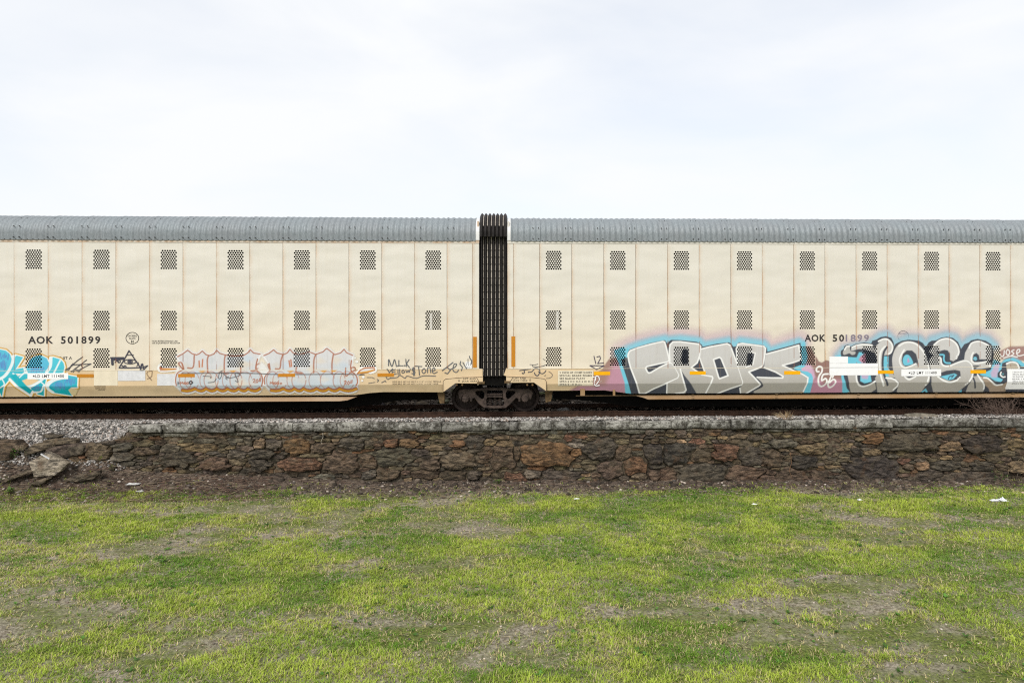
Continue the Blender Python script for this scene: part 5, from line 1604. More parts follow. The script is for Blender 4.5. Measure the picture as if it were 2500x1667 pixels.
# ---- grass
def lawn():
    r = np.random.default_rng(8)
    n = 160000
    dpt = np.sqrt(r.uniform(8.9 ** 2, 19.6 ** 2, n))                 # even over the ground seen by the camera
    y = dpt - D
    x = CX + dpt * r.uniform(-0.90, 0.83, n) + r.uniform(-3.5, 3.5, n)
    edge = -1.12 + 0.55 * (fbm(x * 0.7, y * 0 + 3, 31) - 0.5) + 0.25 * (fbm(x * 3, y * 3, 32) - 0.5)
    patch = fbm(x * 0.42, y * 0.95, 33, 4) + 0.30 * (fbm(x * 1.9, y * 3.2, 34) - 0.5) + 0.26 * (fbm(x * 7, y * 9, 37) - 0.5)
    leftg = 0.10 * (1 - sstep(-14, -7, x)) + 0.05
    cover = sstep(0.37, 0.50, patch + leftg) * (1 - sstep(edge - 0.12, edge + 0.12, y))
    keep = r.random(n) < 0.06 * (y < edge + 0.5) + 0.94 * cover
    x, y, patch = x[keep], y[keep], patch[keep]
    n = len(x); B = 5
    z = terr(x, y)
    V = np.zeros((n, B, 6, 3)); C = np.ones((n, B, 6, 4))
    hue = fbm(x * 0.9, y * 1.6, 35, 3); fine = fbm(x * 5, y * 5, 36)
    dry = (r.random((n, B)) < 0.13 + 0.35 * (patch < 0.45)[:, None])
    a = r.random((n, B)) * 6.283; L = (0.022 + 0.055 * r.random((n, B)) ** 1.6) * (0.45 + 1.25 * fine * (0.4 + hue))[:, None]
    lean = 0.35 + 0.9 * r.random((n, B)); w = 0.0035 + 0.0035 * r.random((n, B))
    ox, oy = (r.random((n, B)) - 0.5) * 0.09, (r.random((n, B)) - 0.5) * 0.09
    bx, by = x[:, None] + ox, y[:, None] + oy
    cx, cy = np.cos(a), np.sin(a)
    for s, t in enumerate((0.0, 0.55, 1.0)):
        h = L * t * (1 - 0.25 * t * lean); o = L * t * t * lean * 0.9 + 0.15 * L * t
        ww = w * (1.0, 0.9, 0.25)[s]
        for q, sg in enumerate((-1, 1)):
            V[:, :, s * 2 + q, 0] = bx + cx * o - cy * ww * sg
            V[:, :, s * 2 + q, 1] = by + cy * o + cx * ww * sg
            V[:, :, s * 2 + q, 2] = z[:, None] - 0.006 + h
    g1, g2, g3 = np.array([0.13, 0.255, 0.022]), np.array([0.41, 0.50, 0.068]), np.array([0.58, 0.49, 0.25])
    k = np.clip((hue - 0.3) / 0.4 + 0.35 * (r.random(n) - 0.5), 0, 1)[:, None]
    col = (g1 * (1 - k) + g2 * k)[:, None, :] * (0.75 + 0.5 * r.random((n, B, 1)))
    col = np.where(dry[..., None], g3 * (0.6 + 0.6 * r.random((n, B, 1))), col)
    C[..., :3] = col[:, :, None, :]
    q = np.array([(0, 1, 3, 2), (2, 3, 5, 4)])
    F = (q[None] + (np.arange(n * B) * 6)[:, None, None]).reshape(-1, 4)
    o = link("grass", np_mesh("grass", V.reshape(-1, 3), F, M['grass'], C.reshape(-1, 4)))
    o['kind'] = 'stuff'; o['label'] = "short patchy green lawn grass in front of the wall"


lawn()
n = 1500
dpt = np.sqrt(r.uniform(8.9 ** 2, 18.8 ** 2, n)); y = dpt - D; x = CX + dpt * r.uniform(-0.90, 0.83, n)
k = fbm(x * 1.1, y * 1.6, 51) > 0.5; x, y = x[k], y[k]; n = len(x)
NL = 7
V = np.zeros((n, NL, 6, 3)); C = np.ones((n, NL, 6, 4)); z = terr(x, y)
a = r.random((n, NL)) * 6.283; L = (0.03 + 0.06 * r.random((n, 1)) ** 1.5) * (0.6 + 0.6 * r.random((n, NL))); el = 0.15 + 0.8 * r.random((n, NL))
for s, (t, w) in enumerate(((0.1, 0.06), (0.6, 0.26), (1.0, 0.05))):
    for q, sg in enumerate((-1, 1)):
        V[:, :, s * 2 + q, 0] = x[:, None] + np.cos(a) * L * t * np.cos(el) - np.sin(a) * L * w * sg
        V[:, :, s * 2 + q, 1] = y[:, None] + np.sin(a) * L * t * np.cos(el) + np.cos(a) * L * w * sg
        V[:, :, s * 2 + q, 2] = z[:, None] + 0.01 + L * t * np.sin(el) * (1.2 - 0.5 * t)
C[..., :3] = (np.array([0.085, 0.19, 0.03]) * (0.6 + 0.8 * r.random((n, 1, 1))) * (0.8 + 0.4 * r.random((n, NL, 1))))[:, :, None, :]
F = (np.array([(0, 1, 3, 2), (2, 3, 5, 4)])[None] + (np.arange(n * NL) * 6)[:, None, None]).reshape(-1, 4)
o = link("lawn_weeds", np_mesh("lawn_weeds", V.reshape(-1, 3), F, M['grass'], C.reshape(-1, 4)))
o['kind'] = 'stuff'; o['label'] = "low broad leaved weeds growing among the lawn grass"
# straw, dead leaves and pebbles in the thin places of the lawn
n = 26000
dpt = np.sqrt(r.uniform(8.9 ** 2, 19.3 ** 2, n)); y = dpt - D; x = CX + dpt * r.uniform(-0.90, 0.83, n)
pt = fbm(x * 0.42, y * 0.95, 33, 4) + 0.30 * (fbm(x * 1.9, y * 3.2, 34) - 0.5)
k = r.random(n) < sstep(0.60, 0.40, pt) * 0.9 + 0.1
x, y = x[k], y[k]; n = len(x)
c = np.array([0.46, 0.38, 0.25]) * (0.35 + 0.9 * r.random((n, 1))); dk = r.random(n) < 0.35; c[dk] *= np.array([0.32, 0.27, 0.22])
sticks("straw_litter", np.stack([x, y, terr(x, y) + 0.008], 1), r.random(n) * 6.283, r.normal(0.1, 0.15, n), 0.03 + 0.10 * r.random(n) ** 2, 0.0022 + 0.0025 * r.random(n), c, M['twig'], label="dry straw and dead stems lying in thin places of the lawn", seed=16)
n = 9000
dpt = np.sqrt(r.uniform(8.9 ** 2, 19.3 ** 2, n)); y = dpt - D; x = CX + dpt * r.uniform(-0.90, 0.83, n)
pt = fbm(x * 0.42, y * 0.95, 33, 4) + 0.30 * (fbm(x * 1.9, y * 3.2, 34) - 0.5)
k = r.random(n) < sstep(0.55, 0.36, pt) * 0.95 + 0.03
x, y = x[k], y[k]
c = gravel_cols(len(x), r, 0.9) * np.array([1, 0.93, 0.85])
scatter_stones("pebbles", np.stack([x, y, terr(x, y) + 0.002], 1), 0.006 + 0.018 * r.random(len(x)) ** 2.5, c, M['gravel'], label="small pebbles in the bare places of the lawn", seed=14)

# ================================================================ the stone wall
X_END = 18.6
wall = thing("stone_wall", ((X_WALL0 + X_END) / 2, YW, Z_LAWN), "old rubble stone retaining wall with pale coping below the track", "wall")
WZ0, WZ1 = -2.12, Z_CAPB + 0.0
X_LOW = WX(176, YW)
_ztl = PX(180, 1088, YW)[1]


def wall_top(x):
    """the coping is gone at the left end, and the face has fallen lower and lower"""
    x = np.asarray(x, float)
    return np.where(x > X_WALL0 + 0.05, WZ1, np.interp(x, [X_LOW, WX(250, YW), X_WALL0 - 0.02, X_WALL0 + 0.05], [_ztl, PX(250, 1078, YW)[1], PX(305, 1066, YW)[1], WZ1])) 

# stones one can tell apart in the photo: pixel x, y, width, height, colour
A = lambda ox: (lambda x, y, w, h, c: (ox + x / 5.6, 990 + y / 5.6, w / 5.6, h / 5.6, c))
a4, a5, a6, a7, a8 = A(400), A(800), A(1200), A(1600), A(2080)
TAN, OLI, GRY, DGR, BLK, BRN, RST, RED, PAL, LTG = (0.175, 0.135, 0.080), (0.112, 0.092, 0.060), (0.118, 0.105, 0.088), (0.062, 0.055, 0.047), (0.026, 0.024, 0.025), (0.088, 0.063, 0.046), (0.140, 0.076, 0.040), (0.140, 0.072, 0.048), (0.32, 0.23, 0.13), (0.23, 0.205, 0.17)
BIG = [A(0)(1330, 620, 300, 200, OLI), A(0)(1680, 560, 280, 110, DGR), A(0)(1700, 690, 260, 120, GRY), A(0)(1090, 600, 200, 120, DGR), A(0)(1950, 520, 300, 80, OLI), A(0)(1960, 620, 320, 110, BRN), a4(540, 580, 440, 105, TAN), a4(200, 735, 370, 190, DGR), a4(700, 790, 320, 190, BRN), a4(985, 670, 230, 125, GRY), a4(1360, 660, 290, 130, DGR), a4(1310, 520, 165, 130, TAN), a4(1160, 490, 110, 150, GRY), a4(1110, 580, 210, 80, GRY), a4(1510, 525, 210, 140, GRY), a4(1820, 560, 340, 240, RST), a4(1860, 800, 540, 185, RED),
       a4(1330, 800, 260, 150, DGR), a4(2190, 980, 250, 105, GRY), a4(2150, 575, 260, 150, BRN), a4(90, 590, 220, 110, GRY), a4(330, 400, 250, 70, OLI), a4(640, 405, 380, 60, OLI), a4(1740, 420, 220, 50, RED), a4(560, 480, 200, 70, GRY), a4(2010, 680, 330, 60, OLI), a4(1000, 760, 200, 90, OLI),
       a5(190, 780, 460, 280, BRN), a5(350, 520, 320, 160, DGR), a5(900, 700, 580, 250, DGR), a5(560, 760, 260, 170, BRN), a5(1100, 515, 240, 105, RST), a5(1800, 520, 190, 100, RST), a5(1770, 750, 480, 200, OLI), a5(800, 930, 330, 130, BRN), a5(1740, 945, 340, 130, BRN), a5(2010, 500, 240, 180, DGR), a5(2180, 660, 220, 170, BRN),
       a5(1240, 640, 240, 100, DGR), a5(880, 520, 160, 110, RST), a5(1050, 410, 250, 70, DGR), a5(1550, 420, 220, 70, OLI), a5(1780, 420, 250, 60, OLI), a5(1450, 570, 250, 70, TAN), a5(1420, 800, 260, 150, BRN), a5(2000, 950, 200, 120, DGR), a5(1330, 930, 340, 110, BRN), a5(2210, 500, 180, 80, TAN), a5(600, 930, 200, 100, GRY), a5(100, 400, 300, 60, OLI),
       a6(150, 700, 380, 270, BRN), a6(740, 660, 830, 320, RST), a6(300, 985, 270, 140, RED), a6(960, 950, 560, 140, DGR), a6(570, 930, 220, 110, GRY), a6(1500, 605, 480, 290, DGR), a6(1790, 640, 260, 200, BRN), a6(1640, 870, 370, 260, BRN), a6(1950, 820, 340, 270, RST), a6(2270, 945, 260, 180, BRN), a6(2250, 660, 340, 260, BLK),
       a6(1160, 540, 240, 75, LTG), a6(880, 420, 220, 80, OLI), a6(160, 440, 180, 45, TAN), a6(370, 450, 230, 60, BRN), a6(360, 515, 150, 70, DGR), a6(540, 490, 200, 70, OLI), a6(190, 525, 240, 80, TAN), a6(1140, 640, 180, 120, RST), a6(1060, 440, 130, 90, RED), a6(1220, 425, 190, 50, RED), a6(1780, 490, 180, 70, OLI), a6(1990, 480, 180, 60, OLI), a6(1960, 540, 180, 60, OLI), a6(930, 850, 160, 70, TAN), a6(640, 850, 260, 70, RST), a6(1330, 850, 180, 90, OLI), a6(2010, 960, 220, 120, OLI), a6(2260, 830, 200, 60, DGR), a6(350, 660, 110, 190, BRN), a6(1360, 770, 260, 60, OLI),
       a7(230, 655, 520, 260, BLK), a7(610, 690, 270, 180, BRN), a7(950, 640, 340, 230, RED), a7(1300, 690, 340, 280, DGR), a7(640, 920, 740, 260, DGR), a7(1200, 940, 520, 240, BRN), a7(110, 950, 400, 210, BRN), a7(1600, 720, 260, 220, BRN), a7(1860, 980, 420, 240, BRN), a7(2010, 770, 330, 170, BLK), a7(2130, 590, 420, 150, TAN), a7(1750, 510, 360, 120, GRY), a7(2180, 430, 260, 100, OLI), a7(900, 440, 140, 50, PAL), a7(560, 490, 180, 70, RED), a7(210, 480, 140, 70, OLI), a7(350, 490, 130, 40, PAL), a7(210, 400, 160, 50, TAN), a7(460, 405, 80, 50, TAN), a7(1100, 490, 250, 70, BRN), a7(1530, 430, 130, 80, GRY), a7(1350, 440, 160, 100, DGR), a7(1500, 1000, 240, 130, BRN), a7(2230, 970, 240, 170, BRN), a7(1950, 400, 220, 60, BRN),
       a8(300, 890, 700, 420, BLK), a8(760, 500, 820, 210, DGR), a8(1750, 510, 490, 210, BLK), a8(1260, 815, 440, 140, DGR), a8(1790, 830, 350, 120, DGR), a8(1600, 1000, 900, 200, DGR), a8(955, 820, 190, 100, PAL), a8(2250, 830, 220, 140, TAN), a8(1350, 560, 290, 130, TAN), a8(750, 1000, 160, 70, GRY), a8(300, 450, 260, 160, RST), a8(270, 640, 260, 80, TAN), a8(840, 680, 330, 80, OLI), a8(1280, 710, 180, 60, PAL), a8(1080, 950, 400, 160, DGR), a8(2030, 660, 420, 70, OLI), a8(2240, 520, 200, 150, TAN), a8(70, 640, 150, 100, BLK), a8(1000, 450, 300, 80, OLI), a8(1380, 440, 280, 60, DGR), a8(760, 830, 120, 100, BRN), a8(700, 760, 180, 90, RED)]
cen, ext, colr = [], [], []
for px, py, w, h, c in BIG:
    x, z = PX(px, py, YW); cen.append((x, z)); ext.append((w / 79.5 / 2 * 0.98, h / 79.5 / 2 * 0.98)); colr.append(c)
rr_ = random.Random(12)
nb_big = len(cen)


def ndist(X, Z, cx, cz, ex, ez):
    return ((np.abs(X - cx) / ex) ** 2.3 + (np.abs(Z - cz) / ez) ** 2.3) ** (1 / 2.3)


tries = 0
while tries < 26000 and len(cen) < 760:
    tries += 1
    x, z = rr_.uniform(X_LOW + 0.05, X_END - 0.1), rr_.uniform(WZ0 + 0.03, WZ1 - 0.03)
    if z > wall_top(x) - 0.03: continue
    s = 0.6 + 0.8 * (tries < 9000) * rr_.random() + (0.0 if tries < 9000 else 0.1 * rr_.random())
    if x > WX(2495, YW) and tries < 9000: s *= 1.9
    ex, ez = 0.135 * s * rr_.uniform(0.75, 1.4), 0.05 * s * rr_.uniform(0.75, 1.45)
    C_, E_ = np.array(cen), np.array(ext)
    d = ndist(x, z, C_[:, 0], C_[:, 1], E_[:, 0] + ex * 0.62, E_[:, 1] + ez * 0.62)
    if d.min() < 1.0: continue
    cen.append((x, z)); ext.append((ex, ez))
    colr.append(rr_.choice([TAN, OLI, OLI, GRY, DGR, BRN, BRN, BRN, BRN, DGR, DGR, OLI, OLI, GRY, RST]))
Cn, Ex = np.array(cen), np.array(ext)
NA, NR = 22, 26
stones = []
for i in range(len(Cn)):
    near = np.where((np.abs(Cn[:, 0] - Cn[i, 0]) < Ex[:, 0] + Ex[i, 0] * 1.9 + 0.2) & (np.abs(Cn[:, 1] - Cn[i, 1]) < Ex[:, 1] + Ex[i, 1] * 1.9 + 0.15))[0]
    near = near[near != i]
    th = np.linspace(0, 2 * math.pi, NA, endpoint=False) + rr_.random() * 0.3
    fr = np.linspace(0.3, 1.85, NR)
    X = Cn[i, 0] + np.cos(th)[:, None] * fr * Ex[i, 0]; Z = Cn[i, 1] + np.sin(th)[:, None] * fr * Ex[i, 1]
    d0 = ndist(X, Z, Cn[i, 0], Cn[i, 1], *Ex[i])
    ok = (Z > WZ0) & (Z < wall_top(X)) & (X > X_LOW - 0.1) & (X < X_END)
    for j in near: ok &= d0 <= ndist(X, Z, Cn[j, 0], Cn[j, 1], *Ex[j])
    lim = np.where(ok.all(1), NR - 1, np.argmin(ok, 1)); lim = np.maximum(lim - 1, 0)
    rad = fr[lim] * (1 + 0.17 * (np.array([rr_.random() for _ in range(NA)]) - 0.5))
    P = np.stack([np.cos(th) * rad * Ex[i, 0], np.sin(th) * rad * Ex[i, 1]], 1)
    area = 0.5 * abs(np.sum(P[:, 0] * np.roll(P[:, 1], -1) - np.roll(P[:, 0], -1) * P[:, 1]))
    stones.append((area, i, P))
stones.sort(key=lambda s: -s[0])


def stone_geo(i, P):
    """a stone in the wall face: broken outline, chamfer and an uneven, facetted front"""
    n = len(P)
    m = min(Ex[i]); gap = 0.005 + 0.013 * rr_.random() ** 2
    L = np.linalg.norm(P, axis=1, keepdims=True)
    proud = 0.015 + 0.045 * rr_.random() + (min(0.15, m * 0.7) * rr_.random() if m > 0.1 else 0)
    rings = [(1.0, 0.05, 0), (1.0, 0.0, 0.3), (0.93, -proud * 0.8, 0.8), (0.66, -proud, 1.0), (0.33, -proud * 1.02, 1.0)]
    v = []
    tx, tz = rr_.uniform(-0.10, 0.10), rr_.uniform(-0.12, 0.22)
    for s, y, na in rings:
        q = P * np.maximum(1 - gap / np.maximum(L, 0.02), 0.5) * s
        for (a, b) in q:
            nz = mnoise.noise(((Cn[i, 0] + a) * 4.5, 3.1, (Cn[i, 1] + b) * 8.0)) * 0.040 + mnoise.noise(((Cn[i, 0] + a) * 13, 1.7, (Cn[i, 1] + b) * 22)) * 0.024
            v.append((a, y + na * nz * min(1.4, 0.4 + m * 6) + na * (a * tx + b * tz) * 0.5, b))
    v.append((0, -proud * 1.05 + mnoise.noise((Cn[i, 0] * 4, 3.1, Cn[i, 1] * 8)) * 0.02, 0))
    f = []
    for k in range(len(rings) - 1):
        for j in range(n):
            q = (j + 1) % n
            f.append((k * n + j, k * n + q, (k + 1) * n + q, (k + 1) * n + j))
    b = (len(rings) - 1) * n
    f += [(b + j, b + (j + 1) % n, len(v) - 1) for j in range(n)]
    return v, f


MAXP = 270
sv, sfc, scol = [], [], []
for rank, (area, i, P) in enumerate(stones):
    v, f = stone_geo(i, P)
    vv = rr_.uniform(1.0, 1.9) if rank > 90 else rr_.uniform(1.15, 1.6)
    c = [min(1, q * vv * rr_.uniform(0.93, 1.07)) for q in colr[i]]
    if rank < MAXP:
        o = obj("stone", v, f, M['stone'], wall, (Cn[i, 0], YW, Cn[i, 1]))
        o.color = (*c, 1)
    else:
        n0 = len(sv)
        sv += [(a + Cn[i, 0], b + YW, q + Cn[i, 1]) for a, b, q in v]; sfc += [tuple(k + n0 for k in q) for q in f]; scol += [(*c, 1)] * len(v)
me = mesh("small_stone", sv, sfc, M['stone'])
at = me.color_attributes.new("tint", 'FLOAT_COLOR', 'POINT'); at.data.foreach_set("color", np.array(scol, np.float32).ravel())
o = link("small_stone", me, wall); o['kind'] = 'stuff'
# mortar behind the stones
nx_, nz_ = 420, 34
v, f = [], []
for j in range(nz_ + 1):
    for i in range(nx_ + 1):
        x = X_LOW - 0.05 + (X_END - X_LOW + 0.05) * i / nx_; z = WZ0 - 0.1 + (float(wall_top(x)) + 0.0 - WZ0 + 0.1) * j / nz_
        v.append((x, YW + 0.022 + 0.075 * mnoise.noise((x * 1.1, 9.1, z * 2.2)) + 0.03 * mnoise.noise((x * 6, 4.1, z * 9)), z))
for j in range(nz_):
    for i in range(nx_):
        a = j * (nx_ + 1) + i
        f.append((a, a + 1, a + nx_ + 2, a + nx_ + 1))
obj("mortar", v, f, M['mortar'], wall, smooth=True)
# coping stones
joints = [312, 392, 480, 573, 640, 712.5, 764, 822, 877, 971, 1014, 1078, 1153, 1200, 1243, 1265, 1345.5, 1405, 1478.6, 1554, 1640, 1721, 1786.6, 1848, 1918, 2005, 2091, 2182, 2286, 2391, 2444, 2530, 2600, 2700, 2790]


def coping(x0, x1, z0, z1, yf, seed, taper=0.0, d=0.36):
    nx, nz = max(6, int((x1 - x0) / 0.09)), 5
    v, f = [], []
    g = 0.006
    rows = [(yf + d, z1), (yf + 0.2, z1), (yf + 0.03, z1)] + [(yf, z1 - 0.018 - (z1 - z0 - 0.036) * k / nz) for k in range(nz + 1)] + [(yf + 0.03, z0), (yf + 0.3, z0)]
    for i in range(nx + 1):
        x = x0 + g + (x1 - x0 - 2 * g) * i / nx
        e = min(1.0, min(i, nx - i) / 1.0)
        for k, (y, z) in enumerate(rows):
            q = mnoise.noise((x * 2.2 + seed, z * 3.5, 0.5)) * 0.045 + mnoise.noise((x * 7, z * 11 + seed, 2.5)) * 0.026
            low = max(0, (z1 - z) / (z1 - z0) - 0.45) * max(0, mnoise.noise((x * 1.7 + seed * 3, 1.0, 2.0)) + 0.2) * 0.16
            zz = z + (mnoise.noise((x * 3 + seed, y * 3, 7.7)) * 0.016 if k > 2 or k == 1 else mnoise.noise((x * 3 + seed, 1, 7.7)) * 0.008)
            v.append((x, y + (q + low if 2 <= k <= nz + 4 else 0) + (1 - e) * 0.035, zz - (1 - e) * 0.012 * (1 if k > 1 and k < nz else 0)))
    m = len(rows)
    for i in range(nx):
        for k in range(m - 1): f.append((i * m + k, i * m + k + 1, (i + 1) * m + k + 1, (i + 1) * m + k))
    f += [tuple(range(m - 1, -1, -1)), tuple(nx * m + k for k in range(m))]
    return v, f


for k in range(len(joints) - 1):
    x0, x1 = WX(joints[k], YCAP), WX(joints[k + 1], YCAP)
    v, f = coping(x0, x1, Z_CAPB + rr_.uniform(-0.02, 0.025), Z_CAPT + rr_.uniform(-0.028, 0.018), YCAP + rr_.uniform(-0.045, 0.04), k * 1.7)
    o = obj("coping_stone", v, f, M['cap'], wall)
    q = rr_.uniform(0.5, 1.05); o.color = (q, q * 0.98, q * 0.95, 1)
# thin pale bedding course under the coping
x = X_WALL0 + 0.35
k = 0
while x < X_END - 0.3:
    w = rr_.uniform(0.25, 0.9)
    if rr_.random() < 0.74:
        v, f = coping(x, x + w, Z_CAPB - rr_.uniform(0.07, 0.15), Z_CAPB - 0.014, YW - 0.085 + rr_.uniform(-0.02, 0.02), 50 + k, d=0.3)
        o = obj("bedding_stone", v, f, M['cap'], wall)
        q = rr_.uniform(0.7, 1.3); o.color = (q, q * 0.96, q * 0.88, 1)
    x += w; k += 1

# ================================================================ loose rocks
def rock(x, y, z, sx, sy, sz, col, label, group=None, rot=0.0, tilt=0.0, seed=0, name="rock", cat_="rock", sub=2, rough=0.32):
    bm = bmesh.new(); bmesh.ops.create_icosphere(bm, subdivisions=sub, radius=1.0)
    rs = random.Random(seed)
    planes = [(Vector((rs.gauss(0, 1), rs.gauss(0, 1), rs.gauss(0, 1))).normalized(), rs.uniform(0.5, 0.85)) for _ in range(9)]
    for v in bm.verts:
        p = v.co.copy()
        for n_, d_ in planes:                                       # broken, flat faces
            t = p.dot(n_)
            if t > d_: p -= n_ * (t - d_)
        p *= 1 + rough * 0.5 * mnoise.noise(p * 1.7 + Vector((seed, 0, 0))) + rough * 0.25 * mnoise.noise(p * 4.5 + Vector((0, seed, 0)))
        v.co = Vector((p.x * sx, p.y * sy, p.z * sz))
    me = bpy.data.meshes.new(name); bm.to_mesh(me); bm.free()
    at = me.color_attributes.new("tint", 'FLOAT_COLOR', 'POINT')
    at.data.foreach_set("color", np.tile(np.array([*col, 1], np.float32), len(me.vertices)))
    me.materials.append(M['rock'])
    o = link(name, me, None, (x, y, z))
    o.rotation_euler = (tilt, 0, rot) if abs(tilt) < 5 else (0, 0, rot)
    return tag(o, label, cat_, group)


def rock_px(px, py, w, h, Y, col, label, group=None, depth=None, seed=1, **k):
    x, z = PX(px, py, Y); sc = 79.5 * 20 / (20 + Y)
    return rock(x, Y, z, w / sc / 2, (depth or w / sc / 2.4), h / sc / 2, col, label, group, seed=seed, **k)


# left end: remains of the wall and the slab in the soil
def slab(pts, ox, oy, sc, Y, thick, col, label, lean=0.0, seed=1):
    """broken slab: outline, rough facetted front, thickness going back into the bank"""
    rs = random.Random(seed)
    P = np.array([PX(ox + x / sc, oy + y / sc, Y) for x, y in pts])
    Q = []
    for i in range(len(P)):                                        # ragged edges
        a, b = P[i], P[(i + 1) % len(P)]
        k = max(2, int(np.linalg.norm(b - a) / 0.09))
        for t in range(k):
            q = a + (b - a) * t / k
            Q.append(q + np.array([rs.uniform(-1, 1), rs.uniform(-1, 1)]) * (0.012 if t else 0.004))
    Q = np.array(Q); c = Q.mean(0); n = len(Q)
    v = []
    for s, y in ((0.9, thick), (1.0, thick * 0.5), (1.0, 0.03), (0.95, -0.01), (0.72, -0.035), (0.48, -0.045), (0.22, -0.05)):
        for q in Q:
            d = (q - c) * s
            nz = mnoise.noise(((c[0] + d[0]) * 3.5, seed, (c[1] + d[1]) * 6)) * 0.05 + mnoise.noise(((c[0] + d[0]) * 11, seed, (c[1] + d[1]) * 17)) * 0.022
            v.append((d[0], y + (nz if y < 0.02 else nz * 0.5) + lean * d[1], d[1]))
    v.append((0, -0.05, 0))
    f = []
    for k in range(6):
        for j in range(n):
            q = (j + 1) % n
            f.append((k * n + j, k * n + q, (k + 1) * n + q, (k + 1) * n + j))
    f += [(6 * n + j, 6 * n + (j + 1) % n, 7 * n) for j in range(n)] + [tuple(range(n))]
    o = obj("rock", v, f, M['stone'], None, (c[0], Y, c[1]))
    o.color = (*[q * (1.55 if lean == 0.35 else 1.15) for q in col], 1)
    return tag(o, label, "rock")


S0 = (0, 990, 5.6)
slab([(375, 785), (470, 725), (590, 650), (720, 705), (930, 790), (850, 890), (790, 945), (490, 965), (440, 900)], *S0, -0.85, 0.22, (0.26, 0.235, 0.20), "large grey angular slab leaning in the soil bank at the left", 0.35, 3)
slab([(600, 640), (640, 580), (880, 540), (1190, 525), (1240, 560), (1180, 640), (1000, 690), (860, 725), (720, 700)], *S0, -0.30, 0.4, (0.085, 0.066, 0.060), "long dark purple grey stone under the gravel slope", 0.1, 5)
slab([(-120, 485), (190, 490), (300, 590), (160, 625), (140, 740), (-120, 765)], *S0, -0.32, 0.4, (0.115, 0.084, 0.062), "brown block of tumbled wall at the left picture edge", 0.1, 8)
slab([(330, 615), (450, 530), (720, 515), (730, 560), (590, 610), (420, 670), (330, 690)], *S0, -0.26, 0.4, (0.14, 0.115, 0.085), "tan wedge of stone between the brown block and the slab", 0.2, 6)
slab([(570, 480), (720, 455), (1020, 470), (1030, 512), (760, 530), (590, 525)], *S0, -0.12, 0.4, (0.13, 0.108, 0.080), "thin flat tan slab sticking out of the gravel slope", 0.2, 7)
slab([(560, 405), (640, 398), (830, 415), (800, 440), (640, 435)], *S0, 0.05, 0.3, (0.10, 0.088, 0.07), "small flat stone high in the gravel spill", 0.2, 17)
slab([(0, 1025), (200, 945), (370, 870), (435, 905), (300, 965), (100, 1035)], *S0, -0.98, 0.2, (0.095, 0.078, 0.06), "low brown stone at the lower left in the soil", 0.5, 13)
slab([(390, 1075), (520, 1020), (640, 985), (665, 1000), (560, 1085)], *S0, -1.1, 0.2, (0.13, 0.108, 0.082), "tan flat stone at the lawn edge below the slab", 0.5, 14)
slab([(860, 1010), (1080, 950), (1340, 895), (1350, 940), (1270, 1015), (1080, 1035)], *S0, -0.95, 0.2, (0.085, 0.072, 0.056), "long low stone lying in the soil right of the slab", 0.5, 15)
# on the track
rock_px(1373, 1000, 36, 14, 2.0, (0.40, 0.385, 0.36), "pale grey angular stone behind the near rail right of the bogie", depth=0.15, seed=21)
rock_px(1247, 1004, 18, 9, 1.6, (0.26, 0.23, 0.18), "small tan stone between the right wheel and side frame", depth=0.1, seed=22)
rock_px(1131, 1025.5, 12, 5, 0.1, (0.22, 0.075, 0.065), "red broken brick on the ballast below the left wheel", depth=0.06, seed=23, name="brick", cat_="brick", sub=1)
rock_px(2245, 1018, 108, 20, -0.05, (0.17, 0.15, 0.118), "flat tan topped stone slab lying on the ballast at the right", depth=0.22, seed=24, sub=3, rough=0.15)
rock_px(664, 1003, 42, 9, 2.2, (0.19, 0.18, 0.15), "pale flat stone behind the rail under the left car", depth=0.2, seed=25)
# dark rubble bank behind the track
rs = random.Random(31)
for k in range(34):
    px = rs.uniform(640, 1560) if k < 26 else rs.uniform(-60, 2550)
    Y = rs.uniform(2.75, 4.6)
    sz = rs.uniform(0.16, 0.5)
    x = PX(px, 990, Y)[0]
    z = float(terr(np.array([x]), np.array([Y]))[0]) + sz * 0.12
    rock(x, Y, z, sz * rs.uniform(0.9, 1.6), sz * 0.7, sz * rs.uniform(0.4, 0.65), tuple(q * rs.uniform(0.75, 1.3) for q in (0.15, 0.125, 0.095)), "dark brown rock in the rubble bank seen under the rail cars", "rocks of the bank behind the track", rot=rs.uniform(0, 3), seed=100 + k, sub=2)

# ================================================================ plants
def blades_thing(name, label, cat_, px, py, Y, n, L, spread, cols, mat, seed=1, wid=0.004, droop=1.0, group=None):
    """a tuft: every blade a bent strip"""
    r = np.random.default_rng(seed)
    x0, z0 = PX(px, py, Y)
    V, F, C = [], [], []
    for k in range(n):
        a = r.random() * 6.283; l = L * (0.45 + 0.75 * r.random()); s = r.random() ** 0.6 * spread
        bx, by = x0 + math.cos(a) * s, Y + math.sin(a) * s * 0.5
        a2 = a + r.normal(0, 0.6); ln = droop * (0.3 + 0.8 * r.random())
        c = np.array(cols[r.integers(len(cols))]) * (0.7 + 0.6 * r.random())
        for t in (0, 0.35, 0.7, 1.0):
            h = l * t * (1 - 0.45 * t * ln); o = l * t * t * ln * 0.8
            w = wid * (1 - 0.75 * t)
            cx, cy = bx + math.cos(a2) * o, by + math.sin(a2) * o
            V += [(cx - w, cy - w * 0.4, z0 + h), (cx + w, cy + w * 0.4, z0 + h)]; C += [(*c, 1)] * 2
        b = k * 8
        F += [(b, b + 1, b + 3, b + 2), (b + 2, b + 3, b + 5, b + 4), (b + 4, b + 5, b + 7, b + 6)]
    me = np_mesh(name, np.array(V), np.array(F), mat, np.array(C))
    return tag(link(name, me), label, cat_, group)


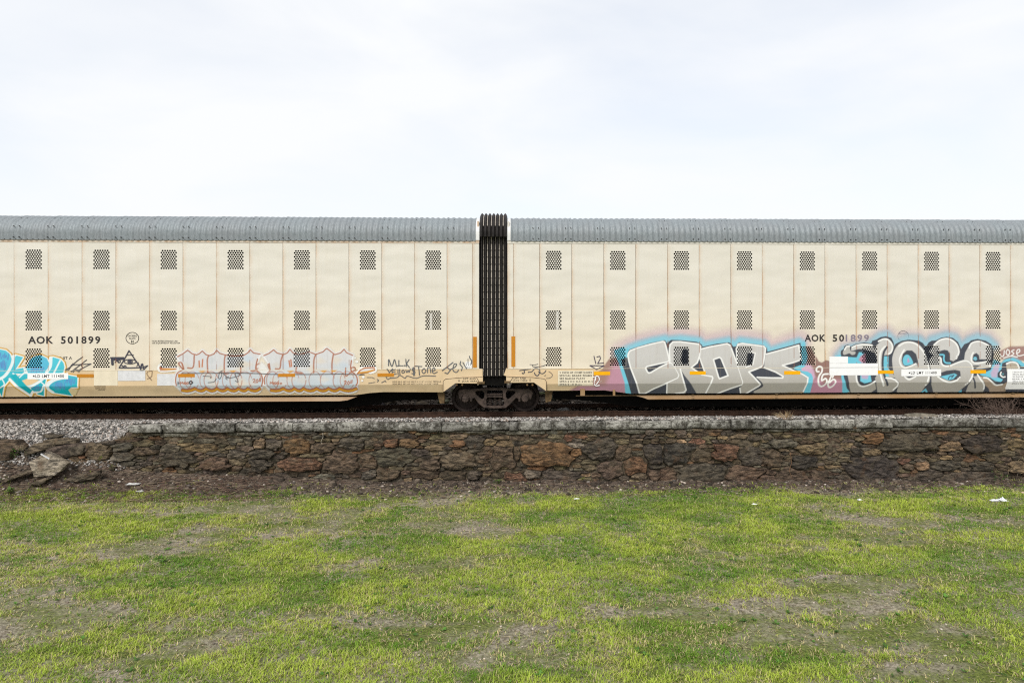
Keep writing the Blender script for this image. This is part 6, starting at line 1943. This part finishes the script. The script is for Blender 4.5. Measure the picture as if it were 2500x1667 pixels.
STRAW = [(0.50, 0.36, 0.20), (0.40, 0.27, 0.15), (0.56, 0.44, 0.28)]
blades_thing("dry_grass_tuft", "taller straw coloured dry grass tuft on the coping, left of the two", "grass tuft", 1917, 1027, -0.15, 150, 0.34, 0.24, STRAW, M['grass'], 3, 0.006, group="dry grass tufts on the coping")
blades_thing("dry_grass_tuft", "low spreading straw grass tuft on the coping, right of the two", "grass tuft", 2000, 1029, -0.15, 150, 0.22, 0.32, STRAW, M['grass'], 4, 0.006, group="dry grass tufts on the coping")
blades_thing("dry_grass_tuft", "brown dry grass hanging over a coping joint at right", "grass tuft", 2085, 1046, -0.36, 45, 0.16, 0.10, [(0.22, 0.14, 0.08), (0.3, 0.2, 0.11)], M['grass'], 5, 0.004, group="dry grass tufts on the coping")
blades_thing("dry_grass_tuft", "brown dry grass tuft beside the gravel spill at the wall end", "grass tuft", 305, 1072, -0.34, 60, 0.16, 0.22, [(0.26, 0.19, 0.10), (0.2, 0.15, 0.08)], M['grass'], 6, 0.004)
blades_thing("dry_grass_tuft", "small dead grass tuft on the left tumbled stones", "grass tuft", 50, 1098, -0.45, 40, 0.24, 0.12, [(0.34, 0.28, 0.19), (0.24, 0.18, 0.12)], M['grass'], 7, 0.003)
for k, (px, py, lab) in enumerate(((262, 1004, "small dry weed behind the rail under the left car"), (345, 1004, "wispy dry weed behind the rail near the bubble graffiti"), (860, 1003, "spreading dry weed behind the rail left of the bogie"))):
    blades_thing("dry_weed", lab, "weed", px, py, 1.3, 26, 0.16, 0.12, [(0.20, 0.13, 0.07), (0.26, 0.19, 0.1)], M['grass'], 20 + k, 0.003, group="dry weeds behind the near rail")


def leafy(name, label, px, py, Y, n, size, spread, hgt, cols, seed, stems=3):
    """small weed: stems and oval leaves"""
    r = np.random.default_rng(seed)
    x0, z0 = PX(px, py, Y)
    t = thing(name, (x0, Y, z0), label, "weed")
    m = MB()
    tips = []
    for k in range(stems):
        a = r.random() * 6.283; l = hgt * (0.6 + 0.4 * r.random())
        P = [(x0, Y, z0 - 0.02), (x0 + math.cos(a) * spread * 0.3, Y + math.sin(a) * spread * 0.2, z0 + l * 0.5), (x0 + math.cos(a) * spread * 0.7, Y + math.sin(a) * spread * 0.3, z0 + l)]
        m.tube(P, [0.005, 0.004, 0.002], 4); tips.append(P)
    V, F, C = [], [], []
    for k in range(n):
        P = tips[k % stems]; u = 0.25 + 0.75 * r.random()
        b = Vector(P[0]).lerp(Vector(P[2]), u) + Vector((r.normal(0, spread * 0.35), r.normal(0, spread * 0.2), r.normal(0, hgt * 0.12)))
        d = Vector((r.normal(), r.normal() - 0.4, r.normal() * 0.5 + 0.3)).normalized(); s = d.cross(Vector((0, 0.3, 1))).normalized()
        L = size * (0.6 + 0.7 * r.random())
        c = np.array(cols[r.integers(len(cols))]) * (0.7 + 0.6 * r.random())
        n0 = len(V)
        for q, w in ((0, 0.05), (0.35, 0.36), (0.75, 0.3), (1.0, 0.03)):
            p = b + d * L * q
            V += [tuple(p - s * L * w), tuple(p + s * L * w)]; C += [(*c, 1)] * 2
        F += [(n0, n0 + 1, n0 + 3, n0 + 2), (n0 + 2, n0 + 3, n0 + 5, n0 + 4), (n0 + 4, n0 + 5, n0 + 7, n0 + 6)]
    m.build("stem", M['twigbrown'], t)
    o = link("foliage", np_mesh("foliage", np.array(V), np.array(F), M['grass'], np.array(C)), t)
    o['kind'] = 'stuff'
    return t


M['twigbrown'] = simple("stem_brown", (0.12, 0.085, 0.05), 0.85)
GR = [(0.07, 0.15, 0.025), (0.11, 0.20, 0.04)]
YG = [(0.20, 0.25, 0.03), (0.15, 0.21, 0.03)]
leafy("weed", "dark green weed growing beside the brown block at far left", 38, 1114, -0.62, 60, 0.055, 0.20, 0.22, [(0.045, 0.10, 0.02), (0.08, 0.16, 0.03)], 1)
leafy("weed", "yellow green sprig on the soil right of the slab", 245, 1122, -0.6, 26, 0.045, 0.10, 0.12, YG, 2)
leafy("weed", "olive weed lower on the bank left of the wall", 272, 1144, -0.85, 30, 0.045, 0.12, 0.10, [(0.12, 0.14, 0.04)], 3)
leafy("weed", "green weed at the wall foot below the bogie", 1214, 1180, -0.55, 40, 0.05, 0.13, 0.16, GR, 4)
leafy("weed", "small yellow green sprig at the wall foot under the big dark stone", 1422, 1172, -0.5, 22, 0.04, 0.08, 0.12, YG, 5)
leafy("weed", "tiny green sprig at the wall foot below the black oval stone", 2212, 1186, -0.6, 18, 0.045, 0.08, 0.09, GR, 6)
leafy("weed", "tall thin stemmed weed with green leaves against the wall at right", 2440, 1198, -0.6, 70, 0.055, 0.26, 0.75, [(0.06, 0.15, 0.03), (0.09, 0.2, 0.045)], 7, stems=6)
leafy("weed", "broad leaved pale green weed at the lawn's left edge", 26, 1200, -1.35, 14, 0.13, 0.12, 0.08, [(0.16, 0.27, 0.06)], 8)
leafy("weed", "small yellow sprig on the bank under the wall's left part", 457, 1182, -1.1, 20, 0.04, 0.09, 0.08, YG, 9)


def bare_bush(px, py, Y, label, H=1.0, n=16, seed=3, spread=1.0, cols=(0.15, 0.105, 0.085)):
    r = random.Random(seed)
    x0, z0 = PX(px, py, Y)
    m = MB()
    def grow(p, d, L, rad, lv):
        pts, q = [p], p
        for k in range(3):
            d = (d + Vector((r.gauss(0, 0.22), r.gauss(0, 0.2), r.gauss(0.0, 0.16)))).normalized()
            q = q + d * (L / 3); pts.append(q)
        m.tube(pts, [rad, rad * 0.85, rad * 0.7, rad * 0.45], 3, cap=False)
        if lv <= 0: return
        for k in range(r.randint(3, 4)):
            b = pts[r.randint(1, 3)]
            grow(b, (d + Vector((r.gauss(0, 0.75), r.gauss(0, 0.6), r.gauss(0.05, 0.45)))).normalized(), L * r.uniform(0.5, 0.78), rad * 0.62, lv - 1)
    for k in range(n):
        a = r.uniform(0.25, math.pi - 0.25)
        grow(Vector((x0 + r.uniform(-0.12, 0.12), Y + r.uniform(-0.05, 0.05), z0)), Vector((math.cos(a) * spread, r.gauss(0, 0.3), math.sin(a))).normalized(), H * r.uniform(0.28, 0.5), 0.007, 3)
    me = mesh("bare_bush", m.v, m.f, M['twig'])
    at = me.color_attributes.new("tint", 'FLOAT_COLOR', 'POINT')
    at.data.foreach_set("color", np.tile(np.array([*cols, 1], np.float32), len(me.vertices)))
    return tag(link("bare_bush", me), label, "bush")


bare_bush(2432, 1026, 0.15, "leafless brown twiggy bush in front of the rail at the right edge", 1.5, 22, 3, 1.7)
# hanging roots and thin stems on the wall
for k, (pts, lab) in enumerate(((((1930, 1104), (1932, 1130), (1926, 1148), (1934, 1170)), "rusty brown root hanging down the wall right of centre"), (((788, 1056), (789, 1066), (784, 1078), (787, 1084)), "pale thin root hanging under the coping left of centre"),
                                (((2476, 1188), (2486, 1150), (2496, 1125), (2502, 1118)), "bare dark stem leaning on the wall at the right edge"), (((2452, 1196), (2462, 1150), (2480, 1128), (2500, 1108)), "long thin brown stem rising across the wall at right"), (((1740, 1160), (1742, 1145), (1748, 1135)), "short pale stem on the wall below the grey block letters"))):
    P = [PX(a, b, YW - 0.12) for a, b in pts]
    m = MB(); m.tube([(x, YW - 0.12 - 0.01 * i, z) for i, (x, z) in enumerate(P)], [0.008, 0.007, 0.006, 0.004][:len(P)], 5)
    me = mesh("root", m.v, m.f, M['twig'])
    at = me.color_attributes.new("tint", 'FLOAT_COLOR', 'POINT'); c = ((0.20, 0.11, 0.06), (0.38, 0.34, 0.27), (0.10, 0.08, 0.06), (0.14, 0.11, 0.07), (0.3, 0.25, 0.16))[k]
    at.data.foreach_set("color", np.tile(np.array([*c, 1], np.float32), len(me.vertices)))
    tag(link("root", me), lab, "root")

# ================================================================ litter
def crumple(px, py, Y, w, h, label, col, name="paper_scrap", cat_="litter", seed=1):
    r = np.random.default_rng(seed)
    x0 = PX(px, py, Y)[0]; z0 = float(terr(np.array([x0]), np.array([Y]))[0])
    sc = 79.5
    W, H = w / sc, h / sc
    n, k = 14, 6
    V, F = [], []
    for i in range(n + 1):
        for j in range(k + 1):
            u, q = i / n, j / k
            x = (u - 0.5) * W; y = (q - 0.5) * max(0.07, H * 1.6)
            e = math.sin(math.pi * u) * math.sin(math.pi * q)
            z = 0.01 + e * H * 0.55 * (0.5 + 0.9 * mnoise.noise((u * 5 + seed, q * 4, 1)) + 0.5 * mnoise.noise((u * 13, q * 9 + seed, 3)))
            V.append((x + 0.03 * mnoise.noise((q * 5, u * 6, seed)), y + 0.03 * mnoise.noise((u * 7, q * 3, seed + 4)), max(z, 0.004)))
    for i in range(n):
        for j in range(k):
            a = i * (k + 1) + j; F.append((a, a + k + 1, a + k + 2, a + 1))
    me = mesh(name, V, F, simple("litter_%d" % seed, col, 0.4, var=0.1, sc=20))
    return tag(link(name, me, None, (x0, Y, z0 + 0.02)), label, cat_)


def y_at(px, py):
    """distance at which the lawn shows at pixel px, py"""
    b = (py - PPY) / FPX
    return (CZ - Z_LAWN) / b * FWD[1] - D


crumple(2448, 1234, y_at(2448, 1236), 14, 11, "crumpled white plastic bag on the grass at lower right", (0.72, 0.74, 0.78), "plastic_bag", "bag", 11)
crumple(2428, 1236, y_at(2428, 1237), 20, 6, "twisted tail of white plastic film left of the bag", (0.72, 0.74, 0.78), "plastic_film", "litter", 12)
crumple(2099, 1228, y_at(2099, 1229), 9, 5, "small white scrap on the grass right of centre", (0.75, 0.76, 0.8), seed=13)
crumple(1842, 1237, y_at(1842, 1238), 12, 4, "flat white scrap in a bare patch of the lawn", (0.8, 0.8, 0.8), seed=14)
crumple(1408, 1218, y_at(1408, 1219), 12, 5, "white paper scrap on the dry soil below the rusty stone", (0.7, 0.7, 0.68), seed=15)
crumple(325, 1140, -0.8, 30, 9, "pale crumpled litter on the bank left of the wall", (0.45, 0.44, 0.42), seed=16)
crumple(342, 1169, -1.15, 15, 6, "white scrap on the twiggy soil left of the wall", (0.6, 0.6, 0.58), seed=17)
x, z = PX(118, 1111, -0.85)
m = MB(); m.box(-0.13, 0.13, -0.012, 0.012, -0.015, 0.015)
o = m.build("wood_stake", M['patch'], None, (x, -0.98, z)); o.rotation_euler = (0, 0.62, 0.2)
tag(o, "short white wooden stake lying on the grey slab", "stake")

# every mesh whose material reads a colour attribute gets one
for me in bpy.data.meshes:
    names = {m.name for m in me.materials if m}
    if names & {"cream_paint", "cream_paint_vent", "sill_paint", "flange_paint"} and "paint" not in me.color_attributes:
        at = me.color_attributes.new("paint", 'FLOAT_COLOR', 'POINT'); at.data.foreach_set("color", np.zeros(len(me.vertices) * 4, np.float32))
    if names & {"wall_stone"} and "tint" not in me.color_attributes:
        at = me.color_attributes.new("tint", 'FLOAT_COLOR', 'POINT'); at.data.foreach_set("color", np.zeros(len(me.vertices) * 4, np.float32))
